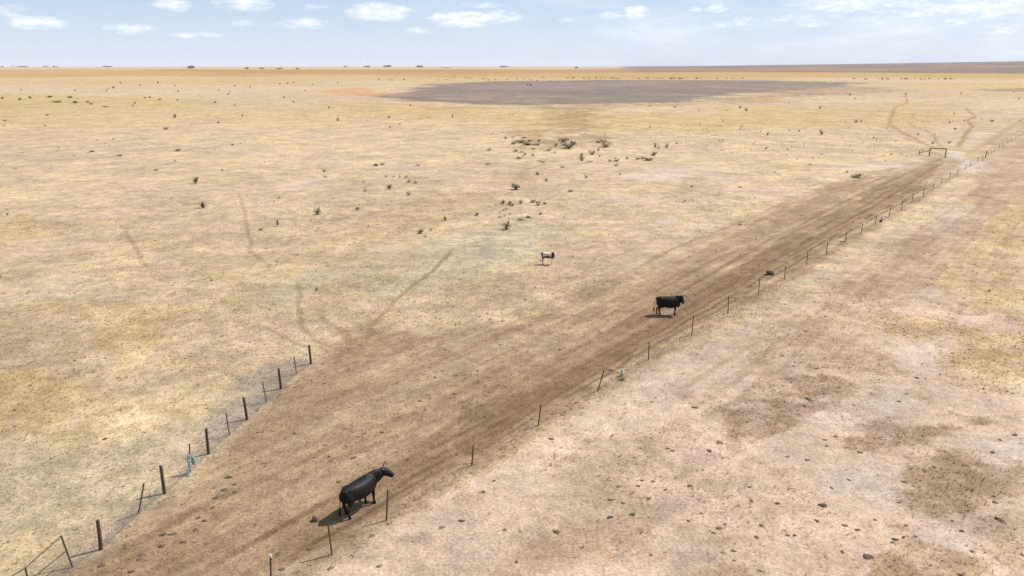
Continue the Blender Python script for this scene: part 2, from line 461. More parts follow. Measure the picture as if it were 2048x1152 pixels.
# soil and grass patches: (pixel polygon, colour seen in the sun, edge softness m, ragged m, strength, noise size, grassiness or None)
PATCHES = [
    # far golden belts
    ([(-400, 158), (700, 152), (1200, 158), (2500, 155), (2500, 143), (1200, 139), (-400, 139)], (212, 170, 108), 90, 130, .85, 240, None),
    ([(300, 146), (800, 148), (1500, 146), (1900, 144), (1500, 140), (900, 138.5), (300, 138.5)], (196, 146, 96), 150, 260, .7, 500, None),
    ([(-400, 190), (140, 188), (420, 200), (480, 206), (300, 212), (-400, 214)], (216, 188, 126), 12, 25, .7, 30, .8),
    ([(-400, 172), (300, 168), (640, 172), (700, 182), (500, 190), (-400, 188)], (226, 198, 160), 30, 60, .6, 80, None),
    # dark ploughed swell on the right skyline
    ([(1250, 144), (1536, 144.5), (1700, 145), (2048, 147), (2600, 148), (2600, 100), (2048, 100), (1700, 112), (1250, 128)], (146, 122, 111), 40, 90, .95, 300, 0),
    ([(1150, 143), (1536, 143), (1800, 142), (1800, 137), (1536, 136), (1150, 137)], (190, 148, 122), 90, 160, .6, 300, None),
    # the dry lake bed
    ([(770, 190), (838, 171), (900, 165.5), (1010, 162), (1200, 159.5), (1400, 159.5), (1580, 162), (1730, 165), (1690, 171), (1640, 178), (1540, 186), (1480, 191), (1420, 198), (1340, 203), (1270, 207), (1130, 210), (1000, 208), (930, 206), (850, 200)], (155, 136, 125), 9, 18, .97, 60, 0),
    ([(1560, 172), (1760, 175), (1830, 180), (1760, 190), (1600, 194), (1450, 197)], (178, 152, 126), 16, 24, .7, 40, .3),
    ([(640, 184), (690, 176), (740, 179), (770, 186), (760, 194), (700, 189)], (226, 172, 122), 10, 18, .75, 30, .3),
    ([(760, 192), (850, 196), (940, 202), (1060, 206), (1180, 203), (1180, 208), (1060, 212), (930, 209), (830, 201)], (142, 128, 106), 6, 12, .55, 25, .5),
    ([(1040, 190), (1240, 193), (1420, 197), (1240, 203), (1080, 202)], (152, 144, 120), 10, 20, .55, 30, .5),
    ([(870, 213), (1130, 212.5), (1420, 204), (1560, 197), (1560, 201), (1380, 211), (1130, 219), (900, 218)], (196, 160, 108), 6, 14, .55, 30, .7),
    ([(1950, 178), (2100, 176), (2200, 182), (2000, 184)], (148, 134, 100), 8, 12, .6, 25, .6),
    ([(880, 172), (1100, 166), (1350, 165), (1300, 173), (1000, 178)], (168, 149, 138), 10, 30, .6, 40, 0),
    ([(980, 182), (1400, 176), (1560, 178), (1300, 190), (1050, 190)], (146, 128, 120), 10, 30, .55, 40, 0),
    ([(850, 186), (960, 188), (1100, 189), (960, 191)], (176, 158, 120), 4, 10, .5, 20, .3),
    # golden shoulder in front of the lake, damp swale running towards the viewer
    ([(700, 206), (1000, 222), (1300, 222), (1900, 205), (1900, 240), (1400, 262), (1100, 262), (800, 236)], (218, 182, 124), 14, 26, .55, 40, None),
    ([(1096, 214), (1190, 214), (1195, 240), (1175, 262), (1190, 285), (1120, 298), (1100, 272), (1110, 248)], (172, 144, 106), 4, 12, .62, 7, .6),
    ([(1010, 268), (1085, 262), (1120, 280), (1090, 297), (1030, 290)], (182, 152, 108), 3, 7, .5, 12, .6),
    # pale pink bare scalds
    ([(520, 372), (600, 358), (680, 360), (700, 368), (600, 378)], (228, 198, 176), 1.5, 4, .75, 6, 0),
    ([(500, 404), (560, 402), (570, 412), (500, 416)], (224, 194, 170), 1.0, 3, .6, 6, 0),
    ([(1240, 345), (1300, 334), (1400, 334), (1480, 344), (1380, 350), (1310, 362), (1250, 356)], (228, 200, 178), 1.5, 4, .8, 7, 0),
    ([(1200, 396), (1260, 390), (1310, 398), (1240, 406)], (222, 192, 168), 1.0, 3, .6, 5, 0),
    ([(1430, 354), (1480, 352), (1490, 362), (1440, 364)], (228, 200, 180), 1.0, 3, .7, 5, 0),
    ([(1440, 376), (1540, 378), (1620, 392), (1540, 398), (1460, 388)], (224, 192, 168), 1.0, 4, .65, 5, 0),
    ([(1290, 442), (1350, 436), (1360, 446), (1300, 452)], (224, 198, 178), .8, 2, .7, 4, 0),
    ([(1380, 446), (1440, 444), (1450, 456), (1390, 458)], (224, 196, 172), .8, 2, .6, 4, 0),
    ([(1580, 390), (1620, 388), (1640, 396), (1590, 400)], (228, 202, 182), .8, 2, .8, 4, 0),
    ([(1590, 330), (1740, 322), (1850, 322), (1840, 330), (1740, 345), (1650, 338)], (228, 200, 176), 1.2, 3, .7, 5, 0),
    ([(1900, 300), (1925, 305), (1960, 330), (2010, 336), (2030, 346), (1950, 344), (1900, 335)], (232, 208, 192), 1.0, 2.5, .85, 5, 0),
    ([(1920, 282), (1960, 264), (2000, 258), (1970, 280), (1930, 296)], (228, 200, 180), 1.5, 3, .7, 5, 0),
    ([(690, 330), (760, 330), (900, 338), (890, 344), (760, 340)], (222, 194, 172), 1.5, 4, .6, 6, 0),
    # grey green forbs left
    ([(880, 470), (1040, 440), (1130, 440), (1160, 470), (1060, 510), (940, 540), (860, 560), (760, 600), (720, 570), (800, 520)], (206, 192, 160), 2.0, 4, 0.56, 5, .6),
    ([(560, 545), (640, 540), (640, 600), (560, 620)], (206, 192, 160), 1.0, 2.5, 0.51, 4, .6),
    ([(50, 560), (200, 560), (190, 600), (60, 600)], (206, 192, 160), 1.0, 2, 0.45, 4, .5),
    ([(-100, 930), (120, 880), (300, 860), (390, 820), (470, 790), (440, 850), (330, 930), (260, 1000), (150, 1070), (-100, 1120)], (200, 180, 148), 1.0, 2.2, .55, 3, .9),
    ([(480, 760), (560, 725), (600, 720), (560, 770), (500, 825), (440, 870), (410, 870)], (176, 160, 140), .4, .9, .6, 1.5, .6),
    ([(-100, 660), (160, 640), (250, 690), (220, 760), (100, 800), (-100, 800)], (198, 172, 138), 1.2, 2.5, .5, 4, .7),
    # amber straw drifts left
    ([(-200, 760), (80, 740), (160, 790), (100, 850), (-200, 900)], (214, 178, 118), .8, 2, 0.46, 3, 1.0),
    ([(180, 670), (280, 620), (380, 620), (330, 680), (220, 720)], (210, 174, 118), .8, 2, 0.40, 3, 1.0),
    ([(390, 540), (500, 500), (560, 500), (560, 560), (440, 580)], (218, 190, 134), 1, 3, 0.31, 5, 1.0),
    ([(640, 450), (760, 420), (900, 390), (1000, 350), (1080, 345), (960, 410), (840, 450), (700, 480)], (190, 158, 112), 2.5, 5, 0.38, 8, .9),
    ([(560, 480), (760, 450), (840, 470), (700, 540), (560, 540)], (198, 168, 120), 2, 4, 0.28, 6, .9),
    ([(-200, 440), (60, 440), (110, 460), (60, 490), (-200, 500)], (214, 182, 126), 2, 4, 0.34, 6, .9),
]
# trodden lane between the fences, pale bare strip to the right, yellow islands on it
LANE = [(-250, 1290), (64, 1195), (202, 1100), (329, 988), (417, 908), (494, 839), (562, 778), (622, 730), (690, 672), (760, 645), (860, 668), (1000, 640), (1120, 590), (1300, 520), (1450, 450), (1600, 385),
        (1750, 342), (1860, 316), (1895, 312), (1925, 322), (1899, 359), (1803, 421), (1691, 486), (1569, 560), (1456, 627), (1297, 720), (1196, 782), (1077, 852), (944, 932), (773, 1041), (664, 1110), (542, 1178), (380, 1300)]
PALE = [(380, 1300), (542, 1178), (664, 1110), (773, 1050), (944, 940), (1090, 862), (1196, 800), (1297, 735), (1384, 695), (1470, 655), (1600, 590), (1700, 540), (1800, 500), (1850, 470), (1900, 430), (1990, 420), (2100, 440),
        (2300, 560), (2400, 700), (2500, 1300)]
LATE = [
    # darkest trodden ribbon hugging the fence
    ([(560, 1110), (760, 960), (900, 860), (1060, 770), (1200, 690), (1330, 610), (1450, 540), (1600, 452), (1750, 380), (1868, 325), (1890, 330), (1800, 400), (1690, 465), (1570, 545), (1450, 615), (1300, 705), (1180, 775), (1060, 842), (930, 925), (770, 1035), (660, 1100)], (158, 126, 96), .7, 1.10, 0.61, -2.5, .25),
    ([(900, 900), (1100, 770), (1300, 640), (1560, 490), (1590, 495), (1330, 655), (1130, 790), (940, 915)], (142, 110, 82), .3, 0.77, 0.47, -1.2, .1),
    ([(1150, 640), (1320, 540), (1480, 458), (1640, 380), (1740, 350), (1760, 356), (1560, 455), (1400, 545), (1230, 650)], (166, 133, 102), .6, 1.65, 0.51, -3, .2),
    ([(600, 740), (700, 650), (760, 640), (800, 690), (720, 740), (620, 820), (520, 900), (470, 960), (420, 960), (480, 880)], (176, 144, 110), .5, 1.32, 0.51, -3, .2),
    ([(950, 590), (1050, 530), (1250, 470), (1300, 480), (1150, 560), (1000, 630)], (196, 166, 132), 1, 2.20, 0.42, -3, .5),
    # straw islands on the pale ground
    ([(1440, 830), (1500, 780), (1560, 750), (1660, 745), (1720, 770), (1640, 830), (1600, 870), (1500, 880), (1455, 885)], (178, 147, 116), 0.35, 0.89, 0.81, 1.76, .9),
    ([(1680, 870), (1760, 845), (1900, 850), (1960, 830), (1990, 850), (1890, 880), (1760, 900), (1690, 905)], (178, 147, 114), 0.28, 0.74, 0.81, 1.60, .9),
    ([(1800, 940), (1880, 900), (2000, 905), (2060, 940), (2050, 985), (1960, 1020), (1880, 1040), (1810, 1010)], (192, 161, 125), 0.28, 0.74, 0.87, 1.60, 1.0),
    ([(1770, 1100), (1850, 1075), (1960, 1110), (1990, 1180), (1760, 1200), (1740, 1150)], (192, 160, 122), 0.28, 0.74, 0.81, 1.60, .9),
    ([(1940, 1060), (2000, 1040), (2060, 1080), (2060, 1140), (1970, 1100)], (196, 166, 130), 0.21, 0.60, 0.61, 1.20, .9),
    ([(900, 1220), (1000, 1140), (1090, 1085), (1190, 1045), (1270, 1040), (1310, 1075), (1230, 1110), (1110, 1150), (1030, 1230)], (192, 152, 116), 0.21, 0.67, .46, 1.20, .7),
    ([(1390, 1130), (1500, 1110), (1520, 1180), (1380, 1190)], (200, 168, 132), 0.21, 0.60, 0.61, 1.20, .8),
    ([(1560, 690), (1650, 670), (1760, 690), (1800, 740), (1700, 745), (1600, 740)], (196, 166, 130), 0.42, 1.04, 0.61, 2.00, .8),
    ([(1640, 640), (1740, 620), (1900, 640), (1980, 680), (1900, 690), (1760, 660)], (212, 178, 128), 0.42, 1.12, 0.61, 2.00, .9),
    ([(1900, 700), (2060, 640), (2200, 700), (2300, 860), (2060, 790), (1950, 780)], (208, 176, 126), 0.56, 1.49, 0.70, 2.40, 1.0),
    ([(1840, 540), (1920, 480), (2000, 430), (2100, 420), (2300, 520), (2300, 640), (2060, 620), (1900, 610)], (216, 186, 136), 0.84, 1.86, 0.70, 3.20, 1.0),
    ([(1960, 400), (2060, 340), (2300, 380), (2300, 480), (2060, 440)], (216, 186, 138), 1.40, 2.98, 0.75, 4.80, 1.0),
    ([(1980, 600), (2100, 590), (2100, 640), (2000, 630)], (224, 196, 140), 0.42, 1.12, 0.50, 2.40, 1.0),
    # brownish hoof trodden run right of the fence, then the wheel tracks
    ([(1400, 800), (1480, 720), (1600, 640), (1740, 540), (1880, 430), (1985, 345), (2010, 350), (1900, 450), (1760, 560), (1620, 660), (1500, 745), (1430, 810)], (190, 160, 126), .5, 1.2, .55, 2.5, .5),
    ([(1480, 690), (1600, 590), (1740, 500), (1850, 460), (1790, 520), (1660, 590), (1560, 650)], (204, 176, 140), .6, 1.3, .5, 2.5, .6),
    ([(1500, 745), (1700, 590), (1880, 440), (2010, 335), (2060, 300), (2110, 320), (2000, 420), (1820, 580), (1640, 720), (1560, 770)], (206, 172, 142), .8, 1.4, .7, -2.5, .3),
    ([(1930, 345), (2010, 290), (2100, 225), (2130, 250), (2030, 330), (1960, 390)], (204, 170, 138), 1.0, 2.0, .6, -2.5, .3),
    # whitest crust
    ([(1580, 700), (1640, 690), (1620, 720), (1560, 780), (1530, 850), (1470, 860), (1480, 780)], (230, 205, 180), 0.55, 1.56, 0.36, 1.60, 0),
    ([(1290, 700), (1420, 670), (1500, 690), (1480, 740), (1400, 790), (1300, 850), (1180, 900), (1080, 960), (1000, 1000), (960, 1000), (1100, 880)], (227, 201, 175), 0.66, 1.56, 0.33, 2.00, 0),
    ([(1600, 800), (1740, 780), (1800, 790), (1780, 850), (1740, 880), (1640, 860)], (229, 206, 184), 0.44, 1.30, 0.26, 1.60, 0),
    ([(1800, 680), (1900, 672), (1880, 730), (1830, 740), (1790, 720)], (232, 210, 190), 0.44, 1.30, 0.49, 1.60, 0),
    ([(1750, 770), (1800, 752), (1830, 790), (1790, 830), (1740, 810)], (232, 210, 190), 0.44, 1.30, 0.49, 1.60, 0),
    ([(1600, 930), (1700, 925), (1800, 930), (1790, 990), (1700, 1010), (1610, 1000)], (232, 209, 188), 0.44, 1.30, 0.46, 1.60, 0),
    ([(1840, 1065), (1930, 1055), (1960, 1080), (1900, 1090), (1840, 1088)], (232, 210, 190), 0.33, 1.04, 0.46, 1.20, 0),
    ([(1930, 880), (2060, 850), (2100, 900), (2000, 930)], (232, 211, 192), 0.44, 1.30, 0.49, 1.60, 0),
    ([(2010, 770), (2070, 760), (2080, 790), (2020, 790)], (233, 212, 194), 0.33, 1.04, 0.46, 1.20, 0),
    ([(1690, 610), (1740, 600), (1760, 640), (1700, 640)], (229, 203, 180), 0.44, 1.04, 0.40, 1.60, 0),
    ([(1830, 460), (1880, 420), (1930, 405), (1960, 420), (1900, 460)], (228, 204, 182), 0.66, 1.56, 0.46, 2.00, 0),
    ([(1590, 552), (1640, 540), (1660, 550), (1610, 562)], (228, 206, 190), 0.44, 1.04, 0.40, 1.60, 0),
]
# cow paths and wheel tracks: (pixels, half width m, colour, strength)
TRAILS = [
    ([(912, 490), (892, 515), (862, 545), (820, 575), (790, 600), (762, 630), (738, 660), (728, 690), (722, 720)], .24, (168, 139, 105), .75),
    ([(722, 720), (700, 690), (672, 655)], .25, (168, 139, 105), .6),
    ([(590, 552), (597, 575), (600, 600), (601, 630), (603, 655), (630, 680), (690, 705)], .22, (168, 139, 105), .6),
    ([(601, 598), (625, 612), (640, 626), (650, 645), (672, 655), (700, 672), (720, 690)], .28, (168, 139, 105), .6),
    ([(492, 640), (530, 655), (560, 668), (590, 685), (640, 700)], .24, (168, 139, 105), .6),
    ([(476, 385), (488, 420), (492, 445), (500, 480), (503, 505), (530, 525), (545, 545)], .24, (174, 144, 110), .6),
    ([(243, 450), (262, 480), (275, 505), (282, 525), (300, 540)], .24, (174, 144, 110), .6),
    ([(1810, 190), (1815, 205), (1790, 215), (1783, 230), (1780, 248), (1800, 262), (1830, 278), (1860, 293), (1890, 303)], .7, (182, 144, 104), .7),
    ([(1822, 225), (1828, 236)], .6, (182, 146, 104), .6),
    ([(1815, 243), (1826, 252), (1850, 260), (1866, 270), (1876, 285), (1885, 300)], .5, (182, 146, 104), .65),
    ([(1928, 214), (1945, 228), (1950, 234), (1935, 240), (1941, 248), (1945, 253), (1932, 266), (1926, 277), (1915, 296)], .6, (170, 136, 98), .7),
    ([(1800, 262), (1815, 275), (1826, 285)], .5, (182, 146, 104), .5),
    ([(1500, 262), (1600, 273), (1700, 283), (1840, 300), (1900, 312)], .55, (178, 146, 108), .6),
    ([(1180, 243), (1300, 258), (1420, 270), (1560, 281), (1700, 293), (1830, 306)], .5, (184, 152, 110), .5),
    ([(1130, 275), (1290, 277), (1450, 286), (1650, 297), (1840, 308)], .5, (172, 142, 106), .45),
    ([(1240, 225), (1500, 245), (1640, 262), (1760, 280)], .5, (190, 156, 110), .4),
    ([(1020, 350), (1060, 338), (1090, 328), (1130, 322)], .5, (190, 160, 122), .6),
    ([(1110, 600), (1180, 575), (1260, 545), (1330, 505), (1420, 470), (1500, 438), (1580, 398)], .3, (168, 136, 104), .5),
    ([(760, 960), (920, 840), (1080, 740), (1240, 650), (1400, 560), (1560, 470), (1720, 388), (1880, 318)], .3, (146, 114, 86), .5),
    ([(800, 985), (960, 872), (1130, 765), (1290, 672), (1460, 572), (1620, 482), (1760, 405), (1885, 325)], .26, (146, 114, 86), .55),
    ([(1330, 800), (1420, 745), (1540, 668), (1660, 586), (1780, 500), (1900, 420), (1985, 352), (2060, 300)], .22, (192, 160, 124), .5),
    ([(1420, 800), (1500, 745), (1600, 672), (1720, 590), (1830, 505), (1920, 440), (2010, 372), (2080, 330)], .22, (188, 156, 122), .5),
    ([(1990, 375), (1960, 400), (1965, 420), (1985, 430)], .25, (192, 160, 124), .5),
    ([(1925, 318), (1960, 296), (2000, 268), (2060, 232)], 1.2, (190, 158, 118), .5),
    ([(1940, 326), (1990, 292), (2060, 246)], .8, (186, 154, 116), .4),
    ([(740, 190), (850, 200.5), (930, 207), (1000, 209.5), (1130, 211.5), (1270, 209), (1400, 203), (1540, 193), (1700, 186), (1800, 182)], 1.8, (142, 118, 88), .6),
    ([(860, 167), (1000, 162.5), (1200, 159.8), (1400, 159.6), (1600, 162)], 6, (214, 172, 124), .6),
    ([(1060, 205), (1300, 212), (1500, 207), (1700, 196), (2060, 188)], 1.4, (178, 150, 106), .45),
]
for pt in (LANE, PALE): pass
G_LANE = poly_ground(LANE); G_PALE = poly_ground(PALE)
G_PATCH = [(poly_ground(p[0]),) + p[1:] for p in PATCHES]
G_LATE = [(poly_ground(p[0]),) + p[1:] for p in LATE]
G_TRAIL = [(poly_ground(t[0]),) + t[1:] for t in TRAILS]


def cover(x, y):
    """albedo of the ground, how tufty it is, how streaked along the fence"""
    x = np.asarray(x, float); y = np.asarray(y, float)
    r = np.hypot(x, y)
    straw = alb(227, 199, 156); tan = alb(215, 187, 150); pink = alb(218, 188, 156); gold = alb(219, 186, 132); amber = alb(213, 183, 135)
    n1 = fbm(x, y, 60, 5, 1); n2 = fbm(x, y, 9, 5, 2); n3 = fbm(x, y, 260, 4, 3); n4 = fbm(x, y, 2.2, 4, 4)
    c = straw[None] * np.ones(x.shape)[:, None]
    def put(c, m, col): return c * (1 - m[:, None]) + np.asarray(col)[None] * m[:, None]
    c = put(c, .75 * sstep(.45, .60, n1), tan)
    c = put(c, .60 * sstep(.50, .62, n2) * sstep(700, 120, r), pink)
    c = put(c, .55 * sstep(.56, .68, n4) * sstep(160, 40, r), amber)
    c = put(c, .65 * sstep(.42, .60, n3) * sstep(180, 420, r), gold)
    nearleft = sstep(95, 45, r) * .55
    c = put(c, nearleft * sstep(.38, .58, n2), alb(202, 174, 138))
    grass = .75 - .35 * sstep(.5, .65, n2)
    streak = .12 * np.ones(x.shape)

    def layers(c, grass, lst):
        for pts, colr, soft, rag, stg, nsz, gr in lst:
            px = np.array(pts); m0 = px.min(0) - 3 * (soft + rag); m1 = px.max(0) + 3 * (soft + rag)
            idx = np.nonzero((x > m0[0]) & (x < m1[0]) & (y > m0[1]) & (y < m1[1]))[0]
            if not len(idx): continue
            xs, ys = x[idx], y[idx]
            if nsz < 0:
                uu = ((xs - FO[0]) * fd[0] + (ys - FO[1]) * fd[1]) / 9.0; vv = (xs - FO[0]) * fn[0] + (ys - FO[1]) * fn[1]
                nsz = .9
            else: uu, vv = xs, ys
            sd = poly_sd(xs, ys, pts) + (fbm(uu, vv, nsz, 5, int(nsz * 10) + 50, .62) - .5) * 4.0 * rag
            m = stg * sstep(-soft, soft, sd)
            m = m * (.72 + .56 * np.clip(fbm(uu, vv, nsz * .5, 4, 77, .6) * 2 - .5, 0, 1))
            m = np.clip(m, 0, 1)
            c[idx] = c[idx] * (1 - m[:, None]) + alb(*colr)[None] * m[:, None]
            if gr is not None: grass[idx] = grass[idx] * (1 - m) + gr * m
        return c, grass
    c, grass = layers(c, grass, G_PATCH)
    near = np.nonzero(r < 420)[0]
    xs, ys = x[near], y[near]
    v = (xs - FO[0]) * fn[0] + (ys - FO[1]) * fn[1]
    u = (xs - FO[0]) * fd[0] + (ys - FO[1]) * fd[1]
    # lane
    sd = poly_sd(xs, ys, G_LANE) + (fbm(xs, ys, 3.5, 4, 21, .6) - .5) * (2.4 + 3.0 * sstep(45, 90, np.hypot(xs, ys)))
    sdl = sd.copy()
    m = sstep(-.7, .9, sd)
    rn = np.hypot(xs, ys)
    st = fbm(u / 13.0, v, 1.5, 5, 25, .62)
    mot = fbm(xs, ys, 3.0, 5, 23, .6)
    fb = np.clip(.60 + .16 * sstep(66, 42, rn) + .14 * sstep(-7, -2.5, v) - .16 * sstep(-4, -9, v) * sstep(40, 60, rn) + 2.0 * (st - .5) + 1.0 * (mot - .5), 0, 1)
    ln = alb(207, 178, 140)[None] * (1 - fb[:, None]) + alb(174, 141, 109)[None] * fb[:, None]
    m = m * (.88 - .30 * sstep(50, 95, rn))
    c[near] = c[near] * (1 - m[:, None]) + ln * m[:, None]
    grass[near] = grass[near] * (1 - m) + .32 * m
    streak[near] = np.maximum(streak[near], m * .9)
    # pale bare strip
    sd = poly_sd(xs, ys, G_PALE) + (fbm(xs, ys, 2.6, 5, 31, .62) - .5) * 2.6
    m = sstep(-.35, .5, sd)
    pl = alb(226, 195, 169)[None] * np.ones(xs.shape)[:, None]
    f = sstep(.40, .66, fbm(xs, ys, 4.5, 5, 33, .6))[:, None]
    pl = pl * (1 - .5 * f) + alb(210, 179, 149)[None] * .5 * f
    f2 = sstep(.52, .70, fbm(xs, ys, 1.1, 4, 35, .6))[:, None]
    pl = pl * (1 - .4 * f2) + alb(200, 168, 134)[None] * .4 * f2
    st2 = fbm(u / 16.0, v, 1.0, 4, 37, .6)
    far = sstep(48, 85, np.hypot(xs, ys))
    pl = pl * (1 - .26 * far * sstep(.42, .62, st2))[:, None]
    c[near] = c[near] * (1 - .93 * m[:, None]) + pl * .93 * m[:, None]
    gp_ = .03 + .40 * sstep(.45, .66, fbm(xs, ys, 4.5, 5, 33, .6)) + .3 * sstep(.52, .7, fbm(xs, ys, 1.1, 4, 35, .6))
    grass[near] = grass[near] * (1 - m) + gp_ * m
    streak[near] = streak[near] * (1 - m) + m * (.18 + .55 * far)
    c, grass = layers(c, grass, G_LATE)
    # narrow hoof and wheel ruts running along the fence
    wig = (fbm(u, u * 0 + 3.1, 14, 3, 81) - .5)
    for q, (off, w, stg) in enumerate(((-.95, .10, .55), (-1.55, .13, .6), (-2.2, .10, .5), (-3.0, .16, .5), (-4.1, .14, .4), (-5.4, .2, .3), (-7.0, .2, .3), (3.2, .12, .2), (5.2, .16, .35), (6.9, .16, .35), (9.0, .2, .2))):
        lat = off * (1 + .0015 * u) + wig * (.5 + .22 * abs(off)) + (fbm(u, u * 0 + q, 3.0, 3, 83) - .5) * .45
        w2 = w + .0016 * np.abs(u)
        gate = sstep(.38, .58, fbm(u, u * 0 + 7.7 * q, 6.0, 4, 85)) * sstep(-34, -26, u) * sstep(115, 80, u)
        if off > 0: gate = gate * sstep(-8, 6, u)
        mm = min(.9, stg * 1.45) * gate * sstep(w2 * 1.35, w2 * .5, np.abs(v - lat))
        rc = alb(138, 108, 82) if off < 0 else alb(184, 153, 120)
        c[near] = c[near] * (1 - mm[:, None]) + rc[None] * mm[:, None]
    # trodden grass line right under the fence wires
    for pts, colr, hw, stg in ((rg[:24], (176, 146, 116), .55, .6), (lg, (182, 160, 136), .45, .5)):
        d = seg_dist(xs, ys, pts)
        mm = stg * sstep(hw * 1.8, hw * .2, d + (fbm(xs, ys, 1.0, 4, 41) - .5) * 1.0)
        c[near] = c[near] * (1 - mm[:, None]) + alb(*colr)[None] * mm[:, None]
        grass[near] = np.maximum(grass[near], mm * 1.5)
    for pts, hw, colr, stg in G_TRAIL:
        px = np.array(pts); m0 = px.min(0) - 6 * hw - 4; m1 = px.max(0) + 6 * hw + 4
        idx = np.nonzero((x > m0[0]) & (x < m1[0]) & (y > m0[1]) & (y < m1[1]))[0]
        if not len(idx): continue
        a, b = x[idx], y[idx]
        hw2 = hw * .85; d = seg_dist(a + (fbm(a, b, 6 * hw + 2, 3, 61) - .5) * 2 * hw, b + (fbm(a, b, 6 * hw + 2, 3, 62) - .5) * 2 * hw, pts)
        m = min(1, stg * .98) * sstep(hw2 * 1.7, hw2 * .5, d) * (.85 + .25 * fbm(a, b, 3, 3, 63))
        fl = 5 * hw + .012 * np.hypot(*pts[0]); 
        m = np.clip(m * (.15 + .85 * sstep(0, fl * 2, np.hypot(a - pts[0][0], b - pts[0][1]))) * (.15 + .85 * sstep(0, fl, np.hypot(a - pts[-1][0], b - pts[-1][1]))), 0, 1)
        c[idx] = c[idx] * (1 - m[:, None]) + alb(*colr)[None] * m[:, None]
        grass[idx] *= (1 - .8 * m)
    return np.clip(c, .02, .62), np.clip(grass, 0, 1.2), np.clip(streak, 0, 1)

# ------------------------------------------------------------------ ground
def ground_material():
    m, N, b = new_mat('plain_soil_and_straw')
    at = N.n('ShaderNodeAttribute', attribute_name='cover')
    ag = N.n('ShaderNodeAttribute', attribute_name='tufty')
    asx = N.n('ShaderNodeAttribute', attribute_name='streak')
    geo = N.n('ShaderNodeNewGeometry')
    P = geo.outputs['Position']
    sep = N.n('ShaderNodeSeparateXYZ'); N.link(P, sep.inputs[0])
    flat = N.comb(sep.outputs[0], sep.outputs[1], 0.0)
    u = N.math('ADD', N.math('MULTIPLY', sep.outputs[0], float(fd[0])), N.math('MULTIPLY', sep.outputs[1], float(fd[1])))
    v = N.math('ADD', N.math('MULTIPLY', sep.outputs[0], float(fn[0])), N.math('MULTIPLY', sep.outputs[1], float(fn[1])))
    nf = N.noise(flat, 7.0, 4, .68)          # grains and stems, ~15 cm
    nm = N.noise(flat, 1.5, 4, .62)          # tufts
    nb = N.noise(flat, .22, 5, .62)          # patches of some metres
    nx = N.noise(flat, .045, 4, .6)
    nd = N.noise(flat, .55, 6, .70, 2.0)      # thin spots and drifts of straw, about two metres
    ne = N.noise(flat, .13, 6, .68, 5.0)
    ns = N.noise(N.comb(N.math('MULTIPLY', u, .10), N.math('MULTIPLY', v, 1.7)), 1.0, 6, .70)
    tufty = ag.outputs['Fac']
    col = at.outputs['Color']
    # brightness grain
    g1 = N.ramp(nf, .32, .68, .70, 1.30, False)
    g2 = N.ramp(nm, .30, .70, .82, 1.16, False)
    g3 = N.ramp(nb, .30, .70, .86, 1.13, False)
    g = N.math('MULTIPLY', N.math('MULTIPLY', g1, g2), g3)
    g4 = N.math('ADD', 1.0, N.math('MULTIPLY', asx.outputs['Fac'], N.math('MULTIPLY', N.math('SUBTRACT', N.ramp(ns, .34, .66), .5), .30)))
    g = N.math('MULTIPLY', g, g4)
    calm = N.ramp(tufty, .0, .45, .35, 1.0)
    g = N.math('MULTIPLY', g, N.math('ADD', 1.0, N.math('MULTIPLY', calm, N.ramp(nd, .36, .64, -.16, .16))))
    g = N.math('MULTIPLY', g, N.ramp(ne, .36, .64, .87, 1.12))
    vm = N.n('ShaderNodeVectorMath', operation='SCALE')
    N.link(col, vm.inputs[0]); N.link(g, vm.inputs['Scale'])
    col = vm.outputs[0]
    # hue patches: straw yellow against pinkish dust
    col = N.mix(N.math('MULTIPLY', N.ramp(nx, .46, .62), .22), col, N.mix(1.0, col, (1.02, .99, .88), 'MULTIPLY'))
    col = N.mix(N.math('MULTIPLY', N.ramp(nb, .50, .64), .30), col, N.mix(1.0, col, (1.02, 1.0, .90), 'MULTIPLY'))
    h1 = N.noise(flat, .33, 5, .66, 12.0); h2 = N.noise(flat, .40, 5, .66, 21.0)
    col = N.mix(N.math('MULTIPLY', N.math('MULTIPLY', N.ramp(h1, .46, .60), N.ramp(tufty, .15, .55)), .9), col, N.mix(1.0, col, (1.03, 1.01, 1.10), 'MULTIPLY'))
    col = N.mix(N.math('MULTIPLY', N.math('MULTIPLY', N.ramp(h2, .54, .68), tufty), .60), col, N.mix(1.0, col, (.96, .89, .75), 'MULTIPLY'))
    # flattened brown litter between the stems
    lit = N.noise(flat, 3.1, 5, .7, 4.0)
    lf = N.math('MULTIPLY', N.ramp(lit, .56, .68), N.ramp(tufty, .1, 1.0, .16, .44, False))
    col = N.mix(lf, col, N.mix(1.0, col, (.52, .46, .38), 'MULTIPLY'))
    # thin bleached straw lying about
    lig = N.noise(flat, 5.3, 4, .7, 9.0)
    lg_ = N.math('MULTIPLY', N.ramp(lig, .58, .70), .45)
    col = N.mix(lg_, col, N.mix(1.0, col, (1.30, 1.26, 1.18), 'MULTIPLY'))
    N.link(col, b.inputs['Base Color'])
    b.inputs['Roughness'].default_value = .97
    b.inputs['Specular IOR Level'].default_value = .08
    hgt = N.math('ADD', N.math('MULTIPLY', nf, .45), N.math('MULTIPLY', nm, .8))
    bp = N.n('ShaderNodeBump'); bp.inputs['Strength'].default_value = .8; bp.inputs['Distance'].default_value = .12
    N.link(hgt, bp.inputs['Height']); N.link(bp.outputs[0], b.inputs['Normal'])
    return m

